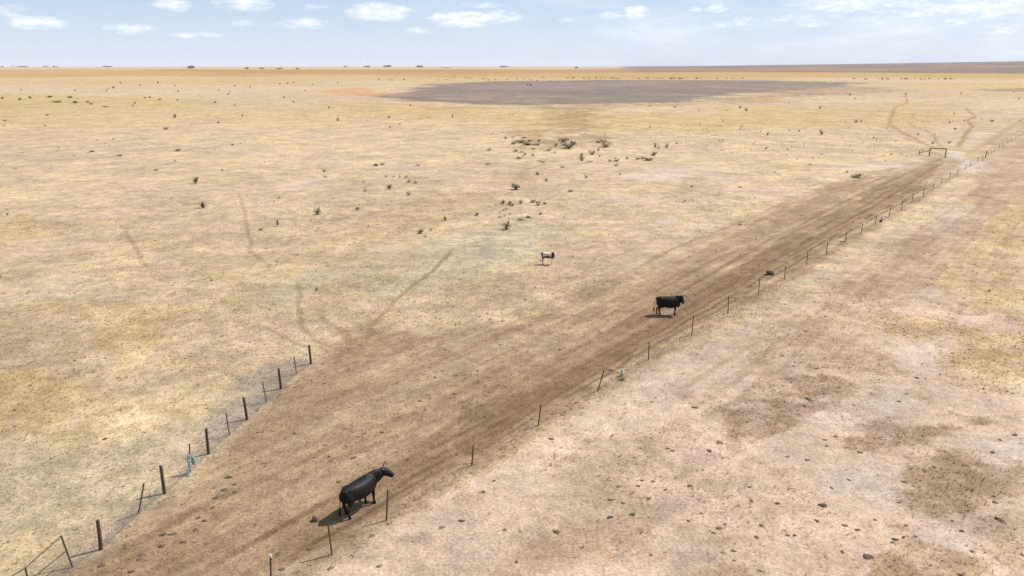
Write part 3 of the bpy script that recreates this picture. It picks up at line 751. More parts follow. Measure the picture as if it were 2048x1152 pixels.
def build_ground():
    amax = math.radians(37)
    az = np.concatenate([np.linspace(-math.pi, -math.radians(60), 14, endpoint=False), np.linspace(-math.radians(60), -amax, 24, endpoint=False),
                         np.linspace(-amax, amax, 860), np.linspace(math.radians(60), amax, 24, endpoint=False)[::-1], np.linspace(math.radians(60), math.pi, 14, endpoint=False)])
    ys = np.concatenate([np.linspace(1400, 420, 420), np.linspace(418, 160, 190), np.linspace(159, 136, 42)])
    rr = []
    for yv in ys:
        d = pxdir(CX, yv); rr.append((-H / d[2]) * math.hypot(d[0], d[1]))
    rr = np.array(rr)
    rr = np.concatenate([[2.0, 6.0, 11.0], rr[rr > 14]])
    rr = np.concatenate([rr, np.geomspace(rr[-1] * 1.06, 20000, 26)])
    na, nr = len(az), len(rr)
    A, R = np.meshgrid(az, rr)
    X = (R * np.sin(A)).ravel(); Y = (R * np.cos(A)).ravel()
    Z = gz(X, Y)
    V = np.stack([X, Y, Z], 1)
    V = np.vstack([V, [[0, 0, float(gz(0, 0))]]])
    i = np.arange(nr - 1)[:, None] * na; k = np.arange(na)[None]; k2 = (k + 1) % na
    F = np.stack([i + k, i + na + k, i + na + k2, i + k2], -1).reshape(-1, 4)
    ctr = len(V) - 1
    T = np.stack([np.full(na, ctr), np.arange(na), (np.arange(na) + 1) % na], 1)
    me = bpy.data.meshes.new('ground')
    me.vertices.add(len(V)); me.vertices.foreach_set('co', V.ravel())
    nl = F.size + T.size
    me.loops.add(nl)
    me.loops.foreach_set('vertex_index', np.concatenate([F.ravel(), T.ravel()]).astype(np.int32))
    me.polygons.add(len(F) + len(T))
    ls = np.concatenate([np.arange(len(F)) * 4, F.size + np.arange(len(T)) * 3]).astype(np.int32)
    me.polygons.foreach_set('loop_start', ls)
    me.polygons.foreach_set('use_smooth', np.ones(len(F) + len(T), bool))
    me.update(calc_edges=True); me.validate()
    c, g, s = cover(V[:, 0], V[:, 1])
    ca = me.attributes.new('cover', 'FLOAT_COLOR', 'POINT')
    ca.data.foreach_set('color', np.concatenate([c, np.ones((len(c), 1))], 1).astype(np.float32).ravel())
    ta = me.attributes.new('tufty', 'FLOAT', 'POINT'); ta.data.foreach_set('value', g.astype(np.float32))
    sa = me.attributes.new('streak', 'FLOAT', 'POINT'); sa.data.foreach_set('value', s.astype(np.float32))
    me.materials.append(ground_material())
    o = bpy.data.objects.new('ground', me); link(o)
    props(o, kind='structure')
    o['label'] = 'dry overgrazed plain of straw yellow grass, trodden brown soil and pale bare earth'

build_ground()

# ------------------------------------------------------------------ haze: thin air over the plain
def build_haze(density):
    mb = MB(); mb.box((0, 0, 22), (20600, 20600, 58))
    o = mb.build('haze'); props(o, kind='stuff')
    o['label'] = 'thin pale haze over the far plain'
    m = bpy.data.materials.new('thin_air'); m.use_nodes = True
    t = m.node_tree; t.nodes.clear(); N = NT(t)
    v = N.n('ShaderNodeVolumePrincipled'); out = N.n('ShaderNodeOutputMaterial')
    v.inputs['Color'].default_value = (.80, .88, 1.0, 1)
    v.inputs['Density'].default_value = density
    v.inputs['Anisotropy'].default_value = .0
    N.link(v.outputs[0], out.inputs['Volume'])
    o.data.materials.append(m)
HAZE = 0.000035
if HAZE: build_haze(HAZE)

# ------------------------------------------------------------------ far trees, farm buildings on the skyline
def make_crown(mb, rnd, h, w, base):
    lumps = [(rnd.uniform(-.5, .5) * w, rnd.uniform(-.5, .5) * w, base + rnd.uniform(.15, .8) * (h - base), rnd.uniform(.22, .40) * w) for _ in range(9)]
    for cx_, cy_, cz_, rr_ in lumps:
        for _ in range(42):
            d = np.array([rnd.gauss(0, 1), rnd.gauss(0, 1), rnd.gauss(0, .8)]); d /= np.linalg.norm(d)
            p = np.array([cx_, cy_, cz_]) + d * rr_ * rnd.uniform(.55, 1.05)
            a = np.array([rnd.gauss(0, 1), rnd.gauss(0, 1), rnd.gauss(0, 1)]) * w * .055
            b_ = np.array([rnd.gauss(0, 1), rnd.gauss(0, 1), rnd.gauss(0, 1)]) * w * .055
            mb.face(p - a, p + b_, p + a, p - b_)

def make_tree(seed, h=8.0, w=8.0):
    rnd = random.Random(seed)
    root = empty('tree', (0, 0, 0))
    t = MB()
    t.tube([(0, 0, -.4), (.1, .05, h * .25), (.15, -.1, h * .5), (.1, .1, h * .8)], [w * .045, w * .036, w * .026, w * .010], 7)
    for k in range(5):
        an = 2 * math.pi * k / 5 + rnd.uniform(-.4, .4); z0 = h * rnd.uniform(.2, .5)
        t.tube([(.1, 0, z0), (math.cos(an) * w * .18, math.sin(an) * w * .18, z0 + h * .15), (math.cos(an) * w * .36, math.sin(an) * w * .36, z0 + h * .28)], [w * .018, w * .013, w * .006], 5)
    t.build('trunk', M['bark'], root)
    c = MB(); make_crown(c, rnd, h, w, -h * .06)
    c.build('crown', M['tree_leaf'], root)
    return root

TREES = [  # pixel x, base y (at its distance), height px, width px, label
    (40, 134.2, 2.5, 26, 'low hazy tree on the far left end of the skyline'),
    (92, 134.2, 3, 8, 'small hazy tree just left of the white shed on the left skyline'),
    (112, 134.8, 4.5, 14, 'dark rounded tree beside the white shed on the left skyline'),
    (215, 134.4, 3, 16, 'flat hazy tree alone on the skyline between the white shed and the tall nearer tree'),
    (382, 137.0, 7.5, 12, 'tallest dark tree on the left skyline, standing nearer than the rest'),
    (494, 138.0, 4.0, 7, 'small dark tree in front of the left skyline right of the tallest tree'),
    (525, 138.0, 3.0, 12, 'low dark bushy tree below the skyline, first of three in a row'),
    (557, 138.3, 3.2, 12, 'low dark bushy tree below the skyline, middle of three in a row'),
    (595, 138.6, 3.6, 7, 'narrow dark tree below the skyline, last of three in a row'),
    (692, 134.4, 3, 8, 'tiny hazy tree on the skyline left of the paired trees'),
    (731, 134.4, 3.6, 7, 'left one of two paired hazy trees on the skyline left of centre'),
    (738, 134.4, 3.6, 7, 'right one of two paired hazy trees on the skyline left of centre'),
    (775, 134.6, 4.6, 16, 'broad dark tree on the skyline between the paired trees and the arched tree'),
    (840, 134.6, 4.6, 14, 'dark arched tree on the skyline left of the white barn'),
    (1007, 134.5, 3.4, 16, 'flat hazy tree on the skyline right of the white barn'),
    (1152, 137.0, 3.6, 8, 'lone dark tree on the skyline right of centre'),
    (1808, 127.5, 2.6, 10, 'small dark tree on the dark swell at right, left of the farm trees'),
    (1877, 127.0, 3.2, 9, 'leftmost bluish tree of the farm grove on the right skyline'),
    (1893, 127.0, 3.0, 12, 'low bluish tree of the farm grove, second from its left end'),
    (1902, 127.2, 5.0, 9, 'tall bluish tree in the middle of the farm grove'),
    (1913, 127.2, 5.4, 10, 'tallest bluish tree of the farm grove on the right skyline'),
    (1938, 127.0, 3.6, 9, 'bluish tree right of the gap in the farm grove'),
    (1948, 127.0, 3.8, 10, 'rightmost bluish tree of the farm grove near the white silo'),
]
protos = [make_tree(s) for s in (3, 5, 9)]
for i, (px, py, hp, wp, lab) in enumerate(TREES):
    p = gp(px, py); k = ppm(p)
    t = protos[i] if i < 3 else copy_tree(protos[i % 3])
    t.location = p
    t.rotation_euler = (0, 0, i * 1.7)
    t.scale = (wp * .95 / k / 9.2, wp * .95 / k / 9.2, hp * .92 / k / 8.2)
    props(t, lab, 'tree', 'trees along the skyline')

def barn(px, py, wpx, hpx, label, cat='barn'):
    p = gp(px, py); k = ppm(p)
    w, h = wpx / k, hpx / k
    root = empty('barn', p, 0.15, label, cat)
    a = MB(); a.box((0, 0, h * .30), (w / 2, w * .3, h * .32)); a.build('wall', M['wall_white'], root)
    r = MB(); y0 = w * .33; z0, z1 = h * .60, h; x0 = w / 2 + .3
    th = .25
    for sg in (-1, 1):
        r.face((-x0, sg * y0, z0), (x0, sg * y0, z0), (x0, 0, z1), (-x0, 0, z1))
        r.face((-x0, sg * y0, z0 + th), (x0, sg * y0, z0 + th), (x0, 0, z1 + th), (-x0, 0, z1 + th))
    for sx in (-1, 1):
        r.face((sx * (x0 - .2), -y0, z0), (sx * (x0 - .2), y0, z0), (sx * (x0 - .2), 0, z1))
    r.build('roof', M['wall_white'], root)
    d = MB(); d.box((w * .1, -w * .3 - .06, h * .2), (w * .09, .05, h * .2)); d.build('door', M['door_dark'], root)
    return root
barn(6, 134.2, 9, 4, 'pale farm building at the far left end of the skyline', 'building')
barn(116, 134.9, 9, 3, 'small white shed in front of the dark rounded tree on the left skyline', 'shed')
barn(893, 135.2, 19, 3.6, 'long white barn on the skyline left of centre', 'barn')
barn(1924, 127.2, 8, 3, 'small pale farmhouse amid the bluish farm grove on the right skyline', 'house')
def silo(px, py, hpx, label):
    p = gp(px, py); k = ppm(p); h = hpx / k
    root = empty('silo', p, 0, label, 'silo')
    a = MB(); a.tube([(0, 0, -1), (0, 0, h * .8)], h * .2, 16); a.build('wall', M['wall_white'], root, True)
    b = MB(); b.tube([(0, 0, h * .8), (0, 0, h * .92), (0, 0, h)], [h * .21, h * .15, h * .02], 16); b.build('roof', M['roof_grey'], root, True)
silo(1980, 126.6, 5.5, 'slim white silo at the right end of the far farm grove')
silo(740, 134.8, 3.2, 'tiny pale tank beside the paired trees on the skyline')

# ------------------------------------------------------------------ fences
def tpost(mb, base, top, s=1.0):
    d = top - base; L = np.linalg.norm(d); z = d / L
    ax = np.array([fd[0], fd[1], 0]); ax = ax - z * ax.dot(z); ax /= np.linalg.norm(ax); ay = np.cross(z, ax)
    R = np.stack([ax, ay, z], 1)
    c = base + d * .5 - z * .15
    mb.box(c, (.030 * s, .008 * s, L / 2 + .15), R)
    mb.box(c + ay * .026 * s, (.008 * s, .0185 * s, L / 2 + .148), R)

def wire_run(mb, pts, frac, rad, sag=.02, seed=0):
    rnd = random.Random(seed)
    for (b0, t0), (b1, t1) in zip(pts[:-1], pts[1:]):
        a = b0 + (t0 - b0) * frac; b = b1 + (t1 - b1) * frac
        sg = sag * rnd.uniform(.4, 1.6)
        mb.tube([a, a * .5 + b * .5 - [0, 0, sg], b], rad, 3, cap=False)

# right fence
P0 = [(gp(*b), None) for b, t in RIGHT_POSTS]
RP = []
for (b, t), (p, _) in zip(RIGHT_POSTS, P0):
    RP.append((p, post_top(p, *t)))
root = empty('wire_fence', RP[0][0], 0, 'long barbed wire fence on thin rusty steel posts along the right of the trodden lane', 'fence')
o0 = RP[0][0]
RPl = [(a - o0, b - o0) for a, b in RP]
for i, (a, b) in enumerate(RPl):
    mb = MB()
    if i == 28:
        mb.tube([a - [0, 0, .3], b], .085, 7)
        w = mb.build('wooden_post', M['wood'], root); w['label'] = 'thick dark wooden post'
    else:
        tpost(mb, a, b, 1.0 if i < 12 else 1.25)
        mb.build('steel_post', M['steel'], root)
        if i in (0, 7):
            m2 = MB(); d = (b - a) / np.linalg.norm(b - a)
            m2.box(b + d * .02, (.035, .022, .055)); m2.build('post_cap', M['steel_white'] if i == 0 else M['steel'], root)
for j, fr in enumerate((.30, .50, .72, .93)):
    mb = MB(); wire_run(mb, RPl, fr, .0042, .03, j)
    mb.build('barbed_wire', M['wire'], root)
bb = MB(); rnd = random.Random(3)
for (b0, t0), (b1, t1) in list(zip(RPl[:-1], RPl[1:]))[:7]:
    L = np.linalg.norm(b1 - b0)
    for fr in (.50, .72, .93):
        n = int(L / .35)
        for q in range(1, n):
            s = q / n; p = (b0 + (t0 - b0) * fr) * (1 - s) + (b1 + (t1 - b1) * fr) * s - np.array([0, 0, .03 * 4 * s * (1 - s)])
            e = np.array([rnd.gauss(0, 1), rnd.gauss(0, 1), rnd.gauss(0, 1)]); e = e / np.linalg.norm(e) * .022
            bb.tube([p - e, p + e], .0028, 3, cap=False)
o = bb.build('wire_barb', M['wire'], root); o['kind'] = 'stuff'

# left fence: wooden posts and steel posts, woven netting, a top wire
LP = []
for b, t, k in LEFT_POSTS:
    p = gp(*b); LP.append((p, post_top(p, *t), k))
o0 = LP[0][0]
root = empty('netting_fence', o0, 0, 'woven wire fence on alternating wooden and steel posts along the left of the lane', 'fence')
LPl = [(a - o0, b - o0, k) for a, b, k in LP]
for a, b, k in LPl:
    mb = MB()
    if k == 'w':
        d = b - a
        mb.tube([a - d * .2, a, a + d * .5 + [.006, .004, 0], b - d * .02, b], [.078, .076, .070, .066, .050], 9)
        mb.build('wooden_post', M['wood'], root)
    else:
        tpost(mb, a, b, 1.0); mb.build('steel_post', M['steel'], root)
for q in (11, 12):
    (a, b, k), (a2, b2, k2) = LPl[q], LPl[q + 1]
    for fr in ((.98, .52) if q == 11 else (.98,)):
        mb = MB(); mb.tube([a + (b - a) * fr, a2 + (b2 - a2) * fr], .018, 6); mb.build('steel_rail', M['steel'], root)
NETTOP = .80
net = MB(); rnd = random.Random(12)
for (b0, t0, k0), (b1, t1, k1) in zip(LPl[:-1], LPl[1:]):
    L = np.linalg.norm(b1 - b0)
    bend = rnd.uniform(-.10, .10); belly = rnd.uniform(.0, .10)
    side = np.array([-(b1 - b0)[1], (b1 - b0)[0], 0]); side /= np.linalg.norm(side)
    def netp(s, fr):
        f = fr * NETTOP
        p = (b0 + (t0 - b0) * f) * (1 - s) + (b1 + (t1 - b1) * f) * s
        q = 4 * s * (1 - s)
        return p + side * (bend * q * fr + belly * q * math.sin(math.pi * fr)) - np.array([0, 0, .05 * q * fr])
    for j in range(9):
        fr = .03 + .97 * (j / 8) ** 1.25
        net.tube([netp(s / 6, fr) for s in range(7)], .0052, 3, cap=False)
    n = max(4, int(L / .155))
    for i in range(n + 1):
        s = i / n + rnd.uniform(-.01, .01); s = min(max(s, 0), 1)
        net.tube([netp(s, .03), netp(s, .5), netp(s, 1.0)], .0044, 3, cap=False)
o = net.build('wire_netting', M['netting'], root); o['kind'] = 'stuff'
tw = MB(); wire_run(tw, [(a, b) for a, b, k in LPl], .95, .0045, .03, 6); tw.build('top_wire', M['wire'], root)

# cross fence by the gateway and its wooden brace
XPX = [((1844, 309), (1845, 297)), ((1749, 302), (1750, 288)), ((1700, 299), (1700, 288)), ((1651, 296), (1652, 284)), ((1609, 294), (1609, 284)), ((1564, 292), (1564, 281)),
       ((1510, 289), (1510, 279)), ((1446, 286), (1446, 277)), ((1372, 282), (1372, 273)), ((1301, 278), (1301, 270)), ((1210, 274), (1210, 266)), ((1120, 270), (1120, 263)), ((1040, 266), (1040, 260))]
XP = []
for b, t in XPX:
    p = gp(*b); XP.append((p, post_top(p, *t)))
o0 = XP[0][0]
root = empty('cross_fence', o0, 0, 'faint far wire fence running left across the plain from the dark wooden brace', 'fence')
XPl = [(a - o0, b - o0) for a, b in XP]
for i, (a, b) in enumerate(XPl):
    mb = MB(); tpost(mb, a, b, 1.1); mb.build('steel_post', M['steel'], root)
for j, fr in enumerate((.4, .68, .94)):
    mb = MB(); wire_run(mb, XPl, fr, .007, .04, j + 20); mb.build('barbed_wire', M['wire'], root)

ga, gb = gp(1858, 312), gp(1890, 316)
ta, tb = post_top(ga, 1861, 296), post_top(gb, 1893, 297)
root = empty('brace_post_frame', ga, 0, 'dark wooden brace of two tall posts and top rail at the lane end', 'fence brace')
for q, (a, b) in enumerate(((ga, ta), (gb, tb))):
    mb = MB(); mb.tube([a - ga - [0, 0, .3], b - ga], .10, 8); mb.build('wooden_post', M['wood'], root)
mb = MB(); mb.tube([ta - ga - [0, 0, .07] - (tb - ta) * .02, tb - ga - [0, 0, .07]], .072, 7); mb.build('top_rail', M['wood'], root)
gc = gp(1838, 309)
mb = MB(); mb.tube([gc - ga + [0, 0, .35], ta - ga - [0, 0, .45]], .06, 7); mb.build('diagonal_strut', M['wood'], root)
mb = MB(); mb.tube([gc - ga - [0, 0, .2], gc - ga + [.05, 0, .75]], .09, 7); mb.build('anchor_post', M['wood'], root)
for j, f in enumerate((.3, .5, .7)):
    mb = MB(); mb.tube([ta * f + ga * (1 - f) - ga, tb * f + gb * (1 - f) - ga], .010, 4, False); mb.build('barbed_wire', M['wire'], root)

# ------------------------------------------------------------------ cattle
def voxel_body(mb_list, voxel, smooth_it, name):
    me = bpy.data.meshes.new(name)
    V = []; F = []
    for mb in mb_list:
        off = len(V); V += [tuple(map(float, v)) for v in mb.v]; F += [tuple(i + off for i in f) for f in mb.f]
    me.from_pydata(V, [], F); me.update()
    bm = bmesh.new(); bm.from_mesh(me); bmesh.ops.recalc_face_normals(bm, faces=bm.faces); bm.to_mesh(me); bm.free()
    o = bpy.data.objects.new(name, me); link(o)
    md = o.modifiers.new('r', 'REMESH'); md.mode = 'VOXEL'; md.voxel_size = voxel; md.adaptivity = 0
    sm = o.modifiers.new('s', 'SMOOTH'); sm.factor = .5; sm.iterations = smooth_it
    dg = bpy.context.evaluated_depsgraph_get()
    me2 = bpy.data.meshes.new_from_object(o.evaluated_get(dg))
    me2.name = name
    bpy.data.objects.remove(o); bpy.data.meshes.remove(me)
    me2.polygons.foreach_set('use_smooth', [True] * len(me2.polygons))
    return me2

def loft(sections, n=18):
    """closed tube along x: (x, z centre, half height, half width)"""
    mb = MB()
    for x, zc, hh, hw in sections:
        for k in range(n):
            an = 2 * math.pi * k / n
            cz, cy = math.sin(an), math.cos(an)
            e = .86
            mb.v.append(np.array([x, hw * math.copysign(abs(cy) ** e, cy), zc + hh * math.copysign(abs(cz) ** e, cz)]))
    m = len(sections)
    for i in range(m - 1):
        for k in range(n):
            k2 = (k + 1) % n
            mb.f.append((i * n + k, (i + 1) * n + k, (i + 1) * n + k2, i * n + k2))
    mb.f.append(tuple(range(n))); mb.f.append(tuple((m - 1) * n + k for k in reversed(range(n))))
    return mb

def make_cow(name, label, group=None, head_yaw=0.0, head_up=.10, neck_yaw=0.0, horns=False, mat='hide_black', calf=False, voxel=.020, legs=(0, 0, 0, 0), ear_up=.0, cat='cow', face_down=.42, neck_len=.38, ear_len=1.0):
    root = empty(name, (0, 0, 0), 0, label, cat, group)
    sl = .74 if calf else 1.0                       # slimness
    tor = [(-.90, 1.12, .11, .08), (-.84, 1.06, .24, .19), (-.66, 1.02, .32, .27), (-.40, .975, .365, .325), (-.10, .935, .405, .365), (.18, .925, .415, .365),
           (.42, .945, .40, .315), (.60, .99, .36, .245), (.74, 1.01, .30, .19), (.84, 1.03, .21, .13)]
    if calf: tor = [(x, z + .05 * (1 if abs(x) < .8 else 0), h * .80, w * .78) for x, z, h, w in tor]
    parts = [loft(tor)]
    # hook bones, withers and shoulder blades
    for sy in (-1, 1):
        b = MB(); b.ball((-.56, sy * .17 * sl, 1.22), (.20, .10, .09)); parts.append(b)
        b = MB(); b.ball((.50, sy * .20 * sl, 1.00), (.18, .09, .25)); parts.append(b)
        b = MB(); b.ball((-.68, sy * .17 * sl, .92), (.21, .13 * sl, .28)); parts.append(b)
    b = MB(); b.ball((.46, 0, 1.30), (.26, .09, .075)); parts.append(b)
    b = MB(); b.ball((.74, 0, .76), (.15, .11, .20)); parts.append(b)              # brisket
    # neck
    cy_, sy_ = math.cos(neck_yaw), math.sin(neck_yaw)
    k = 1.0 if calf else 1.08
    nb = np.array([.60, 0, 1.09]); nl = neck_len * (.74 if calf else 1)
    poll = nb + np.array([cy_ * nl, sy_ * nl, .22 + head_up])
    mid = nb * .5 + poll * .5 + np.array([0, 0, -.01])
    b = MB(); b.tube([nb - [.14, 0, .04], nb - [0, 0, .02], mid, poll - [0, 0, .07]], [(.17, .33), (.18, .33), (.150, .275), (.125, .20)] if not calf else [(.11, .21), (.12, .20), (.09, .15), (.08, .11)], 14); parts.append(b)
    if not calf:
        b = MB(); b.tube([nb + np.array([.12, 0, -.30]), mid + np.array([cy_ * .06, sy_ * .06, -.22]), poll + np.array([cy_ * .05, sy_ * .05, -.17])], [(.05, .12), (.05, .12), (.05, .07)], 8); parts.append(b)
    # head
    hy = neck_yaw + head_yaw
    hd = np.array([math.cos(hy) * math.cos(face_down), math.sin(hy) * math.cos(face_down), -math.sin(face_down)])
    side = np.array([-math.sin(hy), math.cos(hy), 0]); hup = np.cross(hd, side) * -1
    if hup[2] < 0: hup = -hup
    pts = [poll - hd * .10 * k, poll + hd * .02 * k, poll + hd * .16 * k, poll + hd * .30 * k, poll + hd * .40 * k, poll + hd * .46 * k]
    b = MB(); b.tube(pts, [(.10 * k, .13 * k), (.135 * k, .155 * k), (.125 * k, .155 * k), (.095 * k, .118 * k), (.100 * k, .108 * k), (.075 * k, .075 * k)], 14); parts.append(b)
    b = MB(); b.ball(poll + hd * .24 * k - hup * .07 * k, (.10 * k, .07 * k, .06 * k)); parts.append(b)   # jaw
    # ears
    for s in (-1, 1):
        e0 = poll + side * s * .09 * k + hd * .0
        e1 = e0 + side * s * .13 * k * ear_len + np.array([0, 0, .02 + ear_up]) - hd * .03
        e2 = e0 + side * s * .24 * k * ear_len + np.array([0, 0, .0 + ear_up * 1.6]) - hd * .03
        b = MB(); b.tube([e0, e1, e2], [(.030 * k, .030 * k), (.028 * k, .062 * k), (.012, .018)], 8); parts.append(b)
    # legs
    lg_ = sl; sl = 1.25 if calf else 1.0; sp = lg_
    for i, s in enumerate((-1, 1)):
        dx = legs[i]
        b = MB(); y = s * .175 * sp
        b.tube([(.50, y, .90), (.50, y, .72), (.52 + dx * .4, y, .44), (.50 + dx * .8, y, .28), (.51 + dx, y, .12), (.53 + dx, y, .07), (.545 + dx, y, 0.0)],
               [(.10 * sl, .15 * sl), (.085 * sl, .115 * sl), (.060 * sl, .062 * sl), (.046 * sl, .044 * sl), (.050 * sl, .048 * sl), (.050 * sl, .052 * sl), (.058 * sl, .070 * sl)], 10)
        parts.append(b)
        dx = legs[2 + i]
        b = MB(); y = s * .175 * sp
        b.tube([(-.66, y * .9, 1.02), (-.60, y, .80), (-.64 + dx * .2, y * 1.02, .62), (-.745 + dx * .6, y, .47), (-.715 + dx * .9, y, .30), (-.70 + dx, y, .12), (-.68 + dx, y, .07), (-.66 + dx, y, 0.0)],
               [(.13 * sl, .21 * sl), (.12 * sl, .19 * sl), (.085 * sl, .125 * sl), (.055 * sl, .078 * sl), (.044 * sl, .050 * sl), (.050 * sl, .050 * sl), (.050 * sl, .052 * sl), (.058 * sl, .070 * sl)], 10)
        parts.append(b)
    if not calf:
        b = MB(); b.ball((-.42, 0, .62), (.16, .13, .12)); parts.append(b)          # udder
    # tail
    b = MB(); b.tube([(-.86, 0, 1.26), (-.95, 0, 1.20), (-1.0, .0, 1.0), (-1.02, .01, .75), (-1.03, .02, .52)], [.045, .036, .026, .022, .022], 8); parts.append(b)
    me = voxel_body(parts, voxel, 4, 'body')
    me.materials.append(M[mat] if isinstance(mat, str) else mat)
    body = bpy.data.objects.new('body', me); link(body); body.parent = root
    b = MB(); b.tube([(-1.03, .02, .60), (-1.04, .02, .48), (-1.045, .02, .34), (-1.03, .03, .24)], [.020, .050, .046, .010], 8)
    b.build('tail_switch', M['hide_black'] if not calf else me.materials[0], root, True)
    for s in (-1, 1):
        c = MB(); c.ball(poll + hd * .13 * k + side * s * .102 * k + hup * .045 * k, .020 * k, 8, 5); c.build('eye', M['eye'], root, True)
    if horns:
        for s in (-1, 1):
            h0 = poll + side * s * .07 + hup * .09
            c = MB(); c.tube([h0, h0 + side * s * .09 + np.array([0, 0, .05]), h0 + side * s * .16 + np.array([0, 0, .14]), h0 + side * s * .14 + np.array([0, 0, .26])], [.036, .031, .023, .008], 8)
            c.build('horn', M['horn'], root, True)
    return root

def place(root, hind, front, rear_x=-.66, front_x=.53):
    """stand an animal with its hind and front feet over two photograph pixels"""
    a, b = gp(*hind), gp(*front)
    d = b - a; rz = math.atan2(d[1], d[0])
    c = (a + b) / 2
    L = math.hypot(d[0], d[1]); s = 1.0
    root.rotation_euler = (0, 0, rz)
    off = (rear_x + front_x) / 2
    x = c[0] - off * math.cos(rz); y = c[1] - off * math.sin(rz)
    root.location = (x, y, float(gz(x, y)) - .01)
    return L, math.degrees(rz)

cow1 = make_cow('cow', 'black horned cow nearest the viewer, standing in the lane beside the steel post fence', horns=True, neck_yaw=-.36, head_yaw=-.62, head_up=-.03, face_down=.56, neck_len=.52, ear_len=1.25, legs=(.05, -.08, -.06, .10), ear_up=.03)
cow1.scale = (1.13, 1.06, 1.02)
print('cow1', place(cow1, (693, 1036), (745, 1003)))
cow2 = make_cow('cow', 'black hornless cow standing side on further up the trodden lane', neck_yaw=-.1, head_yaw=-1.15, head_up=.0, face_down=.80, neck_len=.34, legs=(-.03, .05, .07, -.09), ear_up=.05)
cow2.scale = (1.0, 1.0, 1.07)
print('cow2', place(cow2, (1318, 629.5), (1349, 630)))

def pied_mat():
    m, N, b = new_mat('red_and_white_hide')
    tc = N.n('ShaderNodeTexCoord'); sep = N.n('ShaderNodeSeparateXYZ'); N.link(tc.outputs['Object'], sep.inputs[0])
    ns = N.noise(tc.outputs['Object'], 2.6, 3, .5)
    zz = N.math('ADD', sep.outputs[2], N.math('MULTIPLY', N.math('SUBTRACT', ns, .5), .55))
    xx = sep.outputs[0]
    side = N.math('MULTIPLY', N.ramp(zz, 1.02, .92), N.ramp(zz, .70, .76))
    side = N.math('MULTIPLY', side, N.ramp(N.math('ABSOLUTE', xx), .95, .80))
    hip = N.math('MULTIPLY', N.ramp(xx, -.62, -.72), N.ramp(zz, .30, .40))
    sho = N.math('MULTIPLY', N.math('MULTIPLY', N.ramp(xx, .40, .50), N.ramp(xx, .86, .76)), N.ramp(zz, .78, .84))
    f = N.math('MAXIMUM', side, N.math('MAXIMUM', hip, sho))
    col = N.mix(f, (.70, .62, .56), (.075, .036, .030))
    N.link(col, b.inputs['Base Color']); b.inputs['Roughness'].default_value = .7
    b.inputs['Specular IOR Level'].default_value = .3
    return m
M['pied'] = pied_mat()
calf = make_cow('calf', 'white backed calf with dark brown sides alone on the straw left of the lane', mat='pied', calf=True, head_yaw=-.9, neck_yaw=-.2, head_up=-.10, face_down=.6, legs=(.02, -.03, .04, -.03), ear_up=.05, cat='calf')
calf.scale = (.70, .76, .88)
print('calf', place(calf, (1086, 528.5), (1104, 529), -.66 * .70, .53 * .70))

# distant herd: one small plain animal, copied
far0 = make_cow('cow', 'tiny black cow of the herd grazing on the gold grass behind the dry lake bed', group='far herd behind the lake bed', head_up=-.38, face_down=.9, voxel=.05, cat='cow')
for ch in list(far0.children):
    if ch.name.split('.')[0] in ('eye', 'tail_switch'): bpy.data.objects.remove(ch)
HERD = [(877, 160.5), (893, 160.5), (908, 155.0), (931, 156.5), (937, 157), (943, 157.5), (966, 158.8), (972, 158), (977, 161.8), (991, 159.5), (1014, 160), (1021, 155.8), (1034, 156), (1035, 159.8), (1047, 159.5),
        (1057, 158.8), (1063, 161), (1074, 162), (1088, 157), (1101, 162.8), (1084, 155.5), (876, 153.5), (892, 154), (808, 160.5), (780, 160), (784, 161), (758, 161)]
HC = []
for i, (px, py) in enumerate(HERD):
    c = far0 if i == 0 else copy_tree(far0)
    p = gp(px, py)
    c.location = p; c.rotation_euler = (0, 0, random.uniform(0, 6.28))
    s = random.uniform(.85, 1.1); c.scale = (s, s, s)
    HC.append((px, c))
HC.sort(key=lambda t: t[0])
NTH = ['leftmost', 'second', 'third', 'fourth', 'fifth', 'sixth', 'seventh', 'eighth', 'ninth', 'tenth', 'eleventh', 'twelfth', 'thirteenth', 'fourteenth']
for i, (_, c) in enumerate(HC):
    j = len(HC) - 1 - i
    w = (NTH[i] + (' from the left' if i else ' one')) if i <= j else ((NTH[j] + ' from the right') if j else 'rightmost one')
    c['label'] = 'tiny black cow, ' + w + ' in the far herd behind the dry lake bed'
for i, (px, py, lab) in enumerate(((1055.5, 171.8, 'left one of two tiny black cows standing out on the grey dry lake bed'), (1061.5, 171.8, 'right one of two tiny black cows standing out on the grey dry lake bed'))):
    c = copy_tree(far0); c.location = gp(px, py); c.rotation_euler = (0, 0, 1.2 + i); c.scale = (1.1, 1.1, 1.1)
    c['label'] = lab; c['group'] = 'two cows on the lake bed'

# ------------------------------------------------------------------ litter caught on the fences
def crumple(mb, c, r, seed, nu=12, nv=8, amp=.35):
    rnd = random.Random(seed); i0 = len(mb.v)
    mb.ball(c, r, nu, nv)
    for i in range(i0, len(mb.v)):
        d = mb.v[i] - np.array(c)
        mb.v[i] = np.array(c) + d * (1 + rnd.uniform(-amp, amp))

p = gp(1244, 752)
root = empty('plastic_bag', p, 0, 'pale green plastic bag snagged upright at the foot of the steel post fence', 'bag')
b = MB(); crumple(b, (0, 0, .20), (.11, .09, .20), 5); b.build('bag_body', M['bag_green'], root, True)
b = MB(); b.tube([(-.03, 0, .36), (-.02, -.03, .44), (.05, -.02, .45), (.07, 0, .37)], .014, 6); b.build('bag_handle', M['bag_green'], root, True)

